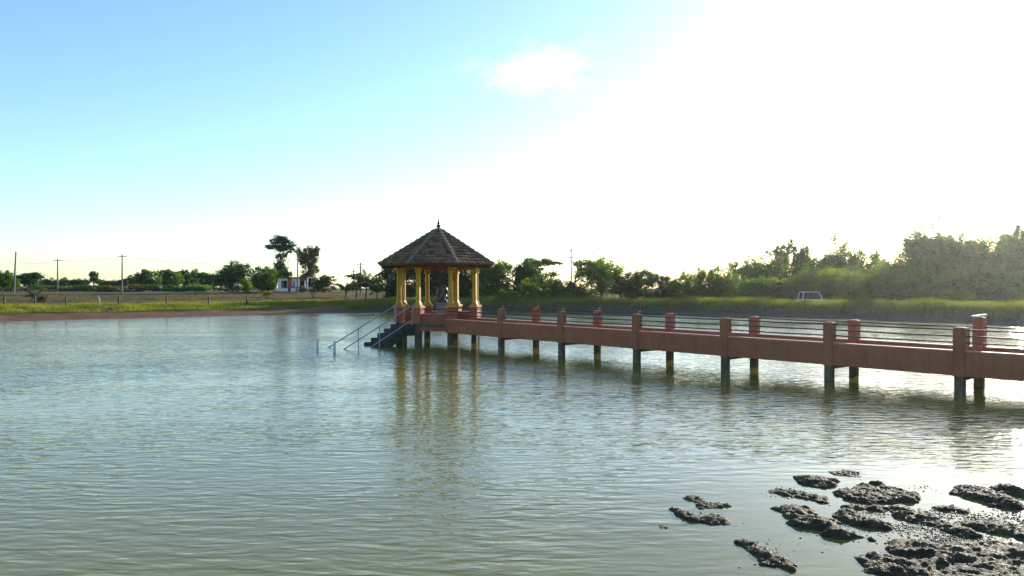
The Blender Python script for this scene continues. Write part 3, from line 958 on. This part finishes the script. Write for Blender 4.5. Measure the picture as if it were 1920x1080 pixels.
for i, (px, top, hw, lf) in enumerate(((1232, 520, 24, 'dark'), (1262, 523, 22, 'light'), (1292, 518, 26, 'light'), (1324, 512, 24, 'light'), (1352, 509, 26, 'light'), (1382, 520, 24, 'mid'), (1345, 530, 24, 'light'), (1300, 535, 22, 'mid'))):
    ptree('thicket_bush', ('dark bush touching the right flank of the bank trees, first of the sunlit thicket', 'low pale bush next to the dark first bush of the thicket', 'pale rounded bush in the middle of the sunlit thicket',
                           'bright bush left of the highest bush of the sunlit thicket', 'highest and brightest bush of the sunlit thicket', 'mid green bush where the sunlit thicket meets the wooded rise',
                           'small bright bush in front of the highest thicket bush', 'small mid green bush in front of the middle of the thicket')[i], px, top, hw, 92 + (i % 3) * 2, lf, 3800, .2, 130 + i, 'sunlit thicket along the far bank', 'bush', low=0, lobes=7)
for i, (px, top, hw, Y, lf, n, lab) in enumerate((
        (1402, 497, 34, 112, 'mid', 6000, 'rounded hazy tree where the wooded rise begins'),
        (1436, 486, 32, 116, 'mid', 6000, 'rounded hazy tree on the rise, below the lone open-topped tree'),
        (1468, 470, 16, 118, 'mid', 2000, 'slim open-topped tree standing up from the wooded rise'),
        (1498, 472, 22, 112, 'dark', 4200, 'pointed dark tree beside the slim open-topped tree'),
        (1530, 487, 32, 110, 'mid', 6000, 'broad tree directly behind the white car'),
        (1584, 467, 30, 106, 'mid', 6500, 'domed tree right of the white car'),
        (1630, 474, 30, 104, 'light', 5500, 'tree with scattered pale leaves between the domed tree and the tallest tree'),
        (1668, 490, 28, 100, 'light', 5000, 'lower pale tree tucked against the tallest tree'),
        (1716, 433, 34, 100, 'mid', 9500, 'tallest tree of the far bank, with a lacy flat top'),
        (1772, 446, 42, 98, 'mid', 9500, 'massive broad tree joined to the right of the tallest tree'),
        (1814, 450, 32, 96, 'mid', 6500, 'tree on the right shoulder of the massive broad tree'),
        (1854, 464, 36, 98, 'light', 7500, 'lower pale tree in the dip between the two highest crowns'),
        (1896, 438, 18, 104, 'mid', 2600, 'thin open-topped tree above the big dense tree at the end of the bank'),
        (1912, 452, 40, 96, 'mid', 8500, 'big dense tree at the end of the bank'))):
    ptree('hillside_tree', lab, px, top, hw * (1.18 if hw > 24 else 1), Y, lf, int(n * 1.35), .28, 150 + i, low=0 if hw > 20 else .4, lobes=13)
UNDER = ('low green bush next to the thicket at the start', 'low olive bush between the thicket and the car, at the foot', 'pale bush just before the parked white car, at the foot', 'pale bush directly behind the parked white car, at the foot',
         'pale bush just past the parked white car, at the foot', 'pale bush under the domed tree, at the foot', 'pale bush under the tree with scattered pale leaves, at the foot', 'pale bush under the lower pale tree, at the foot',
         'dark green bush under the tallest tree, at the foot', 'low green bush under the massive broad tree, at the foot', 'pale bush behind the small pale shrub, at the foot', 'tall pale bush left of the low domed bush, at the foot',
         'tall green bush behind the low domed bush, at the foot', 'green bush under the big dense end tree, at the foot')
for i, (px, top, hw, lf) in enumerate(((1412, 532, 26, 'mid'), (1446, 536, 24, 'olive'), (1478, 528, 24, 'light'), (1512, 520, 28, 'light'), (1548, 514, 30, 'light'), (1588, 512, 30, 'light'), (1630, 516, 28, 'light'), (1668, 512, 30, 'light'),
                                      (1706, 522, 30, 'mid'), (1745, 530, 30, 'mid'), (1786, 520, 30, 'light'), (1826, 512, 32, 'light'), (1868, 506, 32, 'mid'), (1908, 520, 30, 'mid'))):
    ptree('undergrowth_bush', UNDER[i] + ' of the wooded rise', px, top - 8, hw * 1.15, 88 + (i % 4) * 1.5, lf, 4600, .23, 180 + i, 'undergrowth along the wooded rise', 'bush', low=0, lobes=7)
ptree('mound_bush', 'low domed bush standing alone in front of the bank trees', 1872, 537, 34, 76, 'olive', 3600, .18, 199, cat='bush', low=0)
ptree('mound_bush', 'small pale shrub left of the low domed bush', 1792, 543, 16, 78, 'light', 1600, .16, 200, cat='shrub', low=0)
# small planted saplings
for px, top, hw, Y, lab in ((501, 548, 9, 88, 'bushy yellow-green sapling on the field below the hut, left of the other'), (586, 541, 11, 90, 'flat-topped yellow-green sapling on the field below the hut, right of the other'),
                            (966, 546, 10, 84, 'little flat-topped sapling on the bank right of the gazebo')):
    x = gx(px, Y); z0 = gz(x, Y); H = CAM_H - (top - YH) / F * Y - z0; w = hw * Y / F
    tree('sapling', lab, (x, Y, z0), [(0, 0, H - .2, w * .8, w * .7, .2), (-w * .5, 0, H - .28, w * .45, w * .45, .14), (w * .5, .1, H - .24, w * .45, w * .45, .14)], 420, 'yellow', .16, int(px), .035, group=None)

# ------------------------------------------------------------------ grass
def blades(pts, hgt, wid, seed, lean=.35):
    rs = NP(seed); k = len(pts)
    h = (hgt * (.55 + .75 * rs.rand(k)))[:, None]
    a = rs.rand(k) * 6.283; d = np.stack([np.cos(a), np.sin(a), np.zeros(k)], 1)
    b = rs.rand(k) * 6.283; s = np.stack([np.cos(b), np.sin(b), np.zeros(k)], 1) * wid
    up = np.array([[0, 0, 1.0]])
    l = lean * rs.rand(k)[:, None] * h
    mid = pts + up * h * .6 + d * l * .4
    tip = pts + up * h + d * l
    v = np.stack([pts - s * .5, pts + s * .5, mid + s * .35, mid - s * .35, tip], 1)
    i = np.arange(k)[:, None] * 5
    f = np.concatenate([np.concatenate([i, i + 1, i + 2], 1), np.concatenate([i, i + 2, i + 3], 1), np.concatenate([i + 3, i + 2, i + 4], 1)])
    return v.reshape(-1, 3), f


def strip(x0, x1, y0, y1, n, dlo, dhi, seed, patch=.45, pscale=.3):
    rs = NP(seed)
    x = x0 + (x1 - x0) * rs.rand(n); y = y0 + (y1 - y0) * rs.rand(n)
    d = shore_dist(x, y) + (fbm(x * .35, y * .35, 3) - .5) * 1.1
    keep = (d > dlo) & (d < dhi) & (fbm(x * pscale + 40, y * pscale, 3) > patch - .25 * rs.rand(n))
    x, y = x[keep], y[keep]
    return np.stack([x, y, ground_h(x, y) - .03], 1)


def grass(name, label, mat, sets):
    V, Fc, off = [], [], 0
    for pts, h, w, seed in sets:
        hh = h * (.5 + fbm(pts[:, 0] * .5, pts[:, 1] * .5 + 9, 3))
        v, f = blades(pts, hh, w, seed); V.append(v); Fc.append(f + off); off += len(v)
    o = link(name, np_mesh(name, np.concatenate(V), np.concatenate(Fc)), mat)
    tag(o, label, 'grass', kind='stuff'); return o


grass('bank_grass', 'tall bright green grass on the far bank', M['grass'],
      [(strip(-19, 46, 48, 96, 420000, .45, 4.6, 301, .22), .48, .024, 1), (strip(-54, -12, 56, 104, 330000, 4.8, 13.5, 302, .44), .28, .024, 2),
       (strip(-19, 46, 46, 102, 70000, 4.6, 12, 305, .35), .40, .026, 4)])
grass('field_grass', 'brown dry grass across the field behind the fence', M['drygrass'],
      [(strip(-80, -10, 62, 145, 120000, 9, 60, 303, .55, .42), .20, .035, 3), (strip(-19, 46, 48, 96, 30000, 1.2, 4.6, 306, .45), .55, .02, 5)])

# ------------------------------------------------------------------ fence on the left field
fe = empty('field_fence', (-38, 66, 0)); tag(fe, 'stone post and wire fence along the dry field', 'fence')
fp = []
for px in (8, 66, 124, 223, 312, 391, 463):
    Y = 71 + px / 463 * 11.5; x = gx(px, Y); fp.append(Vector((x, Y, gz(x, Y))))
for i, p in enumerate(fp):
    q = p - Vector((-38, 66, 0)); h = 1.02 + .06 * math.sin(i * 2.3); ln = .03 * math.sin(i * 5.1)
    m = MB(); m.loft([[(q.x + ln * k + a, q.y + b_, q.z + z) for a, b_ in ((-w, -w), (w, -w), (w, w), (-w, w))] for k, w, z in ((0, .07, -.3), (1, .07, h - .05), (1, .045, h))])
    m.build('post', M['fence'], fe)
for z in (.35, .65, .92):
    MB().tube([p - Vector((-38, 66, 0)) + Vector((0, -.09, z)) for p in fp], .006, 5).build('wire', M['wire'], fe)
# bleached stick
m = MB(); p = Vector((gx(187, 74), 74, 0)); p.z = gz(p.x, p.y)
m.tube([(0, 0, -.1), (.03, 0, .4), (-.06, 0, .75), (-.03, 0, 1.15)], [.04, .035, .03, .012], 6); m.tube([(-.06, 0, .75), (-.18, 0, 1.02)], [.022, .010], 5); m.tube([(.0, 0, .5), (.12, 0, .9)], [.02, .01], 5)
tag(m.build('dead_sapling', M['white'], None, tuple(p)), 'bleached bare stick sapling standing at the fence', 'sapling')

# ------------------------------------------------------------------ power poles and wires


def pole(label, px, top, Y, arms, lean=0.0, r=.13):
    x = gx(px, Y); z0 = gz(x, Y); H = CAM_H - (top - YH) / F * Y - z0
    e = empty('power_pole', (x, Y, z0)); tag(e, label, 'pole')
    MB().tube([(0, 0, -.4), (lean * .5, 0, H * .5), (lean, 0, H)], [r * 1.15, r, r * .72], 8).build('shaft', M['pole'], e)
    for z, w in arms:
        a = MB().cbox(lean - w, lean + w, -.05, .05, H - z - .05, H - z + .05, .008).build('crossarm', M['fence'], e)
        for s_ in (-1, 1):
            MB().lathe([(.03, H - z + .04), (.05, H - z + .12), (.03, H - z + .16), (.045, H - z + .20), (.015, H - z + .24)], 8, (lean + s_ * w * .85, 0)).build('insulator', M['white'], a)
    return Vector((x + lean, Y, z0 + H))


P1 = pole('bare leaning power pole above the leafy olive tree', 26, 472, 128, [], .35, .14)
P2 = pole('power pole with a crossarm over the low scrub', 108, 485, 150, [(.35, .75)])
P3 = pole('tall power pole standing at the edge of the dry field', 229, 477, 132, [(.35, .7)])
P4 = pole('power pole standing directly in front of the hut', 558, 470, 134, [(1.6, .4)], .03)
P5 = pole('taller of the twin power poles among the palms', 676, 492, 122, [(.3, .6), (.9, .4)])
P6 = pole('shorter of the twin power poles among the palms', 663, 506, 150, [(.3, .5)])
P7 = pole('lone power pole with a lamp bracket behind the footbridge', 1071, 466, 96, [(1.15, .30)], 0, .09)
m = MB(); m.tube([P7 + Vector((0, 0, -.35)), P7 + Vector((-.10, 0, .12)), P7 + Vector((-.06, 0, .22))], .03, 6); m.cbox(P7.x - .13, P7.x + .10, P7.y - .1, P7.y + .1, P7.z - .38, P7.z - .16, .02)
tag(m.build('pole_bracket', M['fence']), 'small lamp bracket clamped on top of the lone power pole', 'bracket')


def wires(label, a, b, sag, offs):
    for o_ in offs:
        pts = []
        for i in range(17):
            t = i / 16; p = a.lerp(b, t); p = p + Vector((o_, 0, -.30 - sag * 4 * t * (1 - t))); pts.append(p)
        m = MB(); m.tube(pts, .014, 4)
        tag(m.build('overhead_wire', M['wire']), label, 'wire', label.replace('overhead wire', 'pair of wires'))


wires('overhead wire running from the crossarm pole past the leaning pole', Vector((-105, 160, P2.z - .1)), P2, .4, (-.6, .6))
wires('overhead wire between the crossarm pole and the tall field pole', P2, P3, .5, (-.6, .6))
wires('overhead wire sagging from the tall field pole towards the hut', P3, P4 + Vector((0, 0, -1.2)), 1.1, (-.4, .4))
wires('overhead wire between the hut pole and the twin poles', P4 + Vector((0, 0, -1.2)), P5, .5, (-.3, .3))

# ------------------------------------------------------------------ hut
HY = 140.0; hx0, hx1 = gx(521, HY), gx(577, HY); hz = gz((hx0 + hx1) / 2, HY) - .05
hut = empty('roadside_hut', ((hx0 + hx1) / 2, HY, hz))
tag(hut, 'small white flat-roofed hut with open windows and a coloured poster', 'hut')
hw = (hx1 - hx0) / 2; hh = 2.65; D = 3.4
X = lambda px: gx(px, HY) - (hx0 + hx1) / 2
fw = MB()
for a, b_, z0, z1 in ((521, 527, -.3, hh), (527, 538, -.3, .75), (527, 538, 2.15, hh), (538, 540, -.3, hh), (545, 559, -.3, .72), (545, 547.5, .72, hh), (547.5, 552.5, 2.2, hh), (552.5, 560, .72, hh), (540, 545, 2.1, hh), (547.5, 552.5, .72, .80), (560, 577, -.3, .85), (560, 562, .85, hh), (570.5, 572.5, .85, hh), (575, 577, .85, hh), (562, 570.5, 2.15, hh), (572.5, 575, 2.15, hh)):
    fw.box(X(a), X(b_), 0, .2, z0, z1)
fw.build('front_wall', M['wall'], hut)
MB().box(-hw, -hw + .2, .2, D, -.3, hh).build('side_wall', M['wall'], hut)
MB().box(hw - .2, hw, .2, D, -.3, .85).build('side_wall', M['wall'], hut)
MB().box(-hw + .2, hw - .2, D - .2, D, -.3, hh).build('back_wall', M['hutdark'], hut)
MB().box(X(539), X(547), -.04, -.003, .75, hh - .02).build('painted_panel', M['brickred'], hut)
MB().box(X(562), X(576), -.03, -.003, 2.16, hh - .02).build('painted_panel', M['brickred'], hut)
dr = MB().box(X(540.3), X(544.7), .06, .12, -.3, 2.1).build('door', M['hutdark'], hut)
po = MB().box(X(546.5), X(553), -.06, -.02, .78, 2.2).build('poster', M['posterorange'], hut)
MB().box(X(546.7), X(552.8), -.075, -.062, .80, 1.15).build('lower_band', M['purple'], po)
MB().box(X(550.8), X(552.9), -.075, -.062, 1.16, 1.9).build('side_band', M['purple'], po)
m = MB(); m.cbox(-hw - .45, hw + .15, -.5, D + .3, hh + .003, hh + .18, .03)
m.build('roof', M['hutroof'], hut)

# ------------------------------------------------------------------ white car behind the bund
CY = 84.0; cx = gx(1520, CY); czg = gz(cx, CY)
car = empty('white_car', (cx, CY, czg)); tag(car, 'white car parked behind the grassy bank, only its roof and windows showing', 'car')
Z_ROOF = CAM_H - (547 - YH) / F * CY - czg


def car_body():
    zs = Z_ROOF; bl = .44 * zs
    low = [(-1.75, .28), (1.78, .28), (1.85, .55), (1.75, bl * .86), (1.25, bl), (-1.62, bl), (-1.78, bl * .9), (-1.82, .55)]
    return low, bl


low, bl = car_body(); hwid = .74; K = .80
low = [(x * K, z) for x, z in low]
m = MB(); m.loft([[(x, y, z) for x, z in (low if True else 0)] for y in (-hwid, hwid)]); m.build('body', M['carwhite'], car)
cab = [(x * K, z) for x, z in ((-1.42, bl), (1.32, bl), (.78, Z_ROOF - .05), (-1.22, Z_ROOF - .05))]
m = MB(); m.loft([[(x, y, z) for x, z in cab] for y in (-hwid * .86, hwid * .86)]); m.build('window_glass', M['glass'], car)
m = MB(); m.loft([[(-1.30 * K, y, Z_ROOF - .06), (.85 * K, y, Z_ROOF - .06), (.70 * K, y, Z_ROOF), (-1.15 * K, y, Z_ROOF)] for y in (-hwid * .9, hwid * .9)]); m.build('roof', M['carwhite'], car)
for s_ in (-1, 1):
    y = s_ * hwid * .88
    for a, b_ in (((1.36, bl - .02), (.80, Z_ROOF - .04)), ((-1.46, bl - .02), (-1.25, Z_ROOF - .04)), ((-.1, bl - .02), (-.1, Z_ROOF - .04))):
        MB().tube([(a[0] * K, y, a[1]), (b_[0] * K, y, b_[1])], .04, 6).build('pillar', M['carwhite'] if a[0] != -.1 else M['tyre'], car)
    for x in (-.92, .92):
        m = MB(); m.loft([[(x + .30 * math.cos(t), yy, .30 + .30 * math.sin(t)) for t in [6.283 * k / 16 for k in range(16)]] for yy in (s_ * hwid - .1, s_ * hwid + .03)])
        wv = m.build('wheel', M['tyre'], car)
        m = MB(); m.loft([[(x + .17 * math.cos(t), yy, .30 + .17 * math.sin(t)) for t in [6.283 * k / 12 for k in range(12)]] for yy in (s_ * (hwid + .031), s_ * (hwid + .04))])
        m.build('rim', M['chrome'], wv)
    MB().cbox(1.70 * K, 1.83 * K, s_ * .58 - .12, s_ * .58 + .12, .58, .74, .02).build('headlight', M['glass'], car)
    MB().cbox(1.02 * K, 1.14 * K, s_ * (hwid + .10) - .09, s_ * (hwid + .10) + .09, bl - .02, bl + .15, .02).build('mirror', M['carwhite'], car)

# ------------------------------------------------------------------ bird
bp_ = at(1123, 466, 80)
m = MB(); m.loft([[(x, r * math.cos(t), r * math.sin(t)) for t in [6.283 * k / 8 for k in range(8)]] for x, r in ((-.16, .01), (-.06, .045), (.04, .05), (.11, .03), (.16, .006))])
bird = m.build('bird', M['bird'], None, tuple(bp_)); tag(bird, 'tiny dark bird flying above the far trees', 'bird')
for s_ in (-1, 1):
    MB().add([(-.05, s_ * .03, .02), (.06, s_ * .03, .02), (.03, s_ * .20, .09), (-.03, s_ * .20, .085), (-.06, s_ * .36, .03), (-.05, s_ * .03, .008), (.06, s_ * .03, .008), (.03, s_ * .20, .08), (-.03, s_ * .20, .075)],
             [(0, 1, 2, 3), (3, 2, 4), (5, 8, 7, 6), (8, 4, 7)]).build('wing', M['bird'], bird)

# ------------------------------------------------------------------ mud clumps in the shallows


def mud(label, ells, h, seed, res=.02, group=None, extra=()):
    """ells: (px, py, rx, ry) of the lobes on the water surface -> a lumpy island"""
    W_ = []
    for px, py, rx, ry in ells:
        Y = CAM_H * F / (py - YH)
        W_.append((gx(px, Y), Y, rx * Y / F, ry * Y * Y / (F * CAM_H) * .9))
    W_ = np.array(W_ + list(extra)); pad = .25
    x0, x1 = (W_[:, 0] - W_[:, 2]).min() - pad, (W_[:, 0] + W_[:, 2]).max() + pad
    y0, y1 = (W_[:, 1] - W_[:, 3]).min() - pad, (W_[:, 1] + W_[:, 3]).max() + pad
    X_, Y_ = np.meshgrid(np.arange(x0, x1, res), np.arange(y0, y1, res))
    f = np.full(X_.shape, -9.0)
    wx = X_ + (fbm(X_ * 3 + seed, Y_ * 3, 4) - .5) * .34; wy = Y_ + (fbm(X_ * 3, Y_ * 3 + seed + 31, 4) - .5) * .34
    for a, b_, rx, ry in W_:
        f = np.maximum(f, 1 - ((wx - a) / rx) ** 2 - ((wy - b_) / ry) ** 2)
    f = f + (fbm(X_ * 8 + seed * 3, Y_ * 8, 4) - .5) * .9
    z = h * .52 * np.sign(f) * np.abs(f) ** .75
    z = np.where(f > 0, z * (.55 + .9 * fbm(X_ * 2.2 + 50, Y_ * 2.2 + seed, 3)), f * .10)
    z = z + np.where(f > -.1, ((fbm(X_ * 16, Y_ * 16 + seed, 3, .6) - .5) * .042 + (vnoise(X_ * 46, Y_ * 46) - .5) * .02) * np.clip(f * 2.5 + .35, 0, 1), 0)
    keep = f > -.5
    idx = -np.ones(X_.shape, int)
    q = keep[:-1, :-1] & keep[:-1, 1:] & keep[1:, 1:] & keep[1:, :-1]
    I = np.arange(X_.size).reshape(X_.shape)
    fc = np.stack([I[:-1, :-1][q], I[:-1, 1:][q], I[1:, 1:][q], I[1:, :-1][q]], 1)
    u, inv = np.unique(fc, return_inverse=True)
    cx_, cy_ = (x0 + x1) / 2, (y0 + y1) / 2
    v = np.stack([X_.ravel()[u] - cx_, Y_.ravel()[u] - cy_, np.clip(z.ravel()[u], -.12, 9)], 1)
    o = link('mud_clump', np_mesh('mud_clump', v, inv.reshape(-1, 4)), M['mud'], None, (cx_, cy_, 0))
    tag(o, label, 'mud clump', group or 'mud clumps in the shallows')
    return o


mud('small domed mud clump standing apart at the outer edge of the mud flat', [(1530, 903, 34, 13), (1556, 908, 14, 4)], .10, 1)
mud('long low mud strip just inside the small domed clump', [(1472, 924, 26, 9), (1500, 930, 28, 9), (1524, 933, 26, 10)], .06, 2)
mud('thin curved mud strip forming the outer half of a broken ring', [(1300, 938, 20, 6), (1338, 949, 26, 7)], .045, 3)
mud('lumpy mud strip forming the thicker half of a broken ring', [(1276, 961, 18, 9), (1306, 974, 24, 8), (1342, 975, 34, 13)], .07, 4)
mud('tiny mud lump lying apart beyond the broken ring', [(1230, 986, 9, 5)], .03, 5)
mud('wedge-shaped mud clump alone in calm water', [(1398, 1019, 20, 9), (1424, 1036, 28, 16), (1452, 1053, 36, 15)], .07, 6)
mud('large sloping mud clump with a rounded head, beside the long low strip', [(1502, 962, 36, 17), (1540, 984, 48, 17), (1588, 1005, 34, 10)], .12, 7)
mud('dark oval mud clump lying against the large sloping clump', [(1590, 970, 30, 14), (1632, 983, 34, 12)], .10, 8)
mud('broad domed mud clump, the biggest one surrounded by water', [(1604, 931, 38, 15), (1650, 927, 50, 18), (1696, 934, 34, 12), (1644, 912, 14, 5)], .13, 9)
mud('little ragged mud patch beyond the broad domed clump', [(1598, 889, 26, 8)], .04, 10)
mud('narrow mud clump squeezed behind the dark oval clump', [(1612, 955, 32, 6), (1648, 957, 18, 6), (1688, 959, 30, 8)], .06, 11)
mud('rounded mud clump between the pale gravel and the narrow clump', [(1720, 972, 30, 11), (1742, 980, 26, 9)], .09, 12)
mud('flat mud clump with a dark hollow beside the gravel strip', [(1800, 998, 40, 15), (1836, 990, 26, 11)], .09, 13)
mud('small low mud strip inside the gravel strip', [(1782, 956, 20, 5), (1806, 957, 22, 6)], .05, 14)
mud('wide ridged mud clump with a steep edge, farthest along the glare', [(1830, 925, 46, 16), (1872, 938, 44, 17), (1896, 922, 26, 12)], .13, 15)
mud('long mud bar running along the shore side of the gravel strip', [(1880, 992, 60, 15), (1925, 1004, 50, 22), (1980, 985, 50, 18)], .10, 16)
mud('huge ridged mud bank filling the shore side of the shallows', [(1718, 1032, 58, 20), (1690, 1064, 78, 22), (1790, 1050, 90, 34), (1880, 1046, 90, 36)], .15, 17, .024, extra=[(4.9, 6.8, 1.2, .8), (6.4, 7.1, 1.4, 1.0), (4.1, 6.3, 1.0, .6)])


def octa(P_, r):
    k = len(P_); rs = NP(77)
    base = np.array([(1, 0, 0), (0, 1, 0), (-1, 0, 0), (0, -1, 0), (0, 0, .7), (0, 0, -.7)])
    v = P_[:, None, :] + base[None] * (r[:, None, None] * (.6 + .8 * rs.rand(k, 6, 1)))
    fb = np.array([(0, 1, 4), (1, 2, 4), (2, 3, 4), (3, 0, 4), (1, 0, 5), (2, 1, 5), (3, 2, 5), (0, 3, 5)])
    return v.reshape(-1, 3), (np.arange(k)[:, None, None] * 6 + fb[None]).reshape(-1, 3)


rs = NP(19); pts = []
for px, py, rx, ry, n in ((1760, 965, 90, 12, 900), (1700, 990, 90, 12, 900), (1640, 965, 40, 8, 200), (1780, 1012, 70, 16, 1300), (1860, 975, 80, 10, 700), (1900, 960, 40, 14, 300), (1735, 915, 28, 10, 60), (1590, 888, 50, 12, 60), (1460, 925, 40, 12, 110),
                          (1315, 960, 70, 26, 90), (1430, 1040, 60, 32, 80), (1560, 990, 110, 40, 160), (1790, 1000, 110, 40, 500), (1840, 1030, 100, 30, 900)):
    a = rs.normal(size=(n, 2)) * .5
    x, y = px + a[:, 0] * rx, py + a[:, 1] * ry
    Y_ = CAM_H * F / (y - YH); pts.append(np.stack([(x - 960) / F * Y_, Y_, np.full(n, .0)], 1))
pts = np.concatenate(pts); r = .005 + .016 * rs.rand(len(pts)) ** 5
v, f = octa(pts, r)
tag(link('mud_crumbs', np_mesh('mud_crumbs', v, f), M['mudbits']), 'crumbs of mud and gravel scattered over the shallow water', 'gravel', kind='stuff')

# ------------------------------------------------------------------ haze
HZ = True
if HZ:
    hm = bpy.data.materials.new('haze'); hm.use_nodes = True
    hn = hm.node_tree.nodes; hn.clear()
    ho = hn.new('ShaderNodeOutputMaterial'); pv = hn.new('ShaderNodeVolumePrincipled')
    pv.inputs['Color'].default_value = (.93, .97, .95, 1)
    pv.inputs['Density'].default_value = .00013
    pv.inputs['Anisotropy'].default_value = .8
    hm.node_tree.links.new(pv.outputs[0], ho.inputs['Volume'])
    tag(MB().box(-1700, 1700, -1700, 1700, -2.4, 17).build('haze', hm), 'pale air haze over the pond', 'haze', kind='stuff')
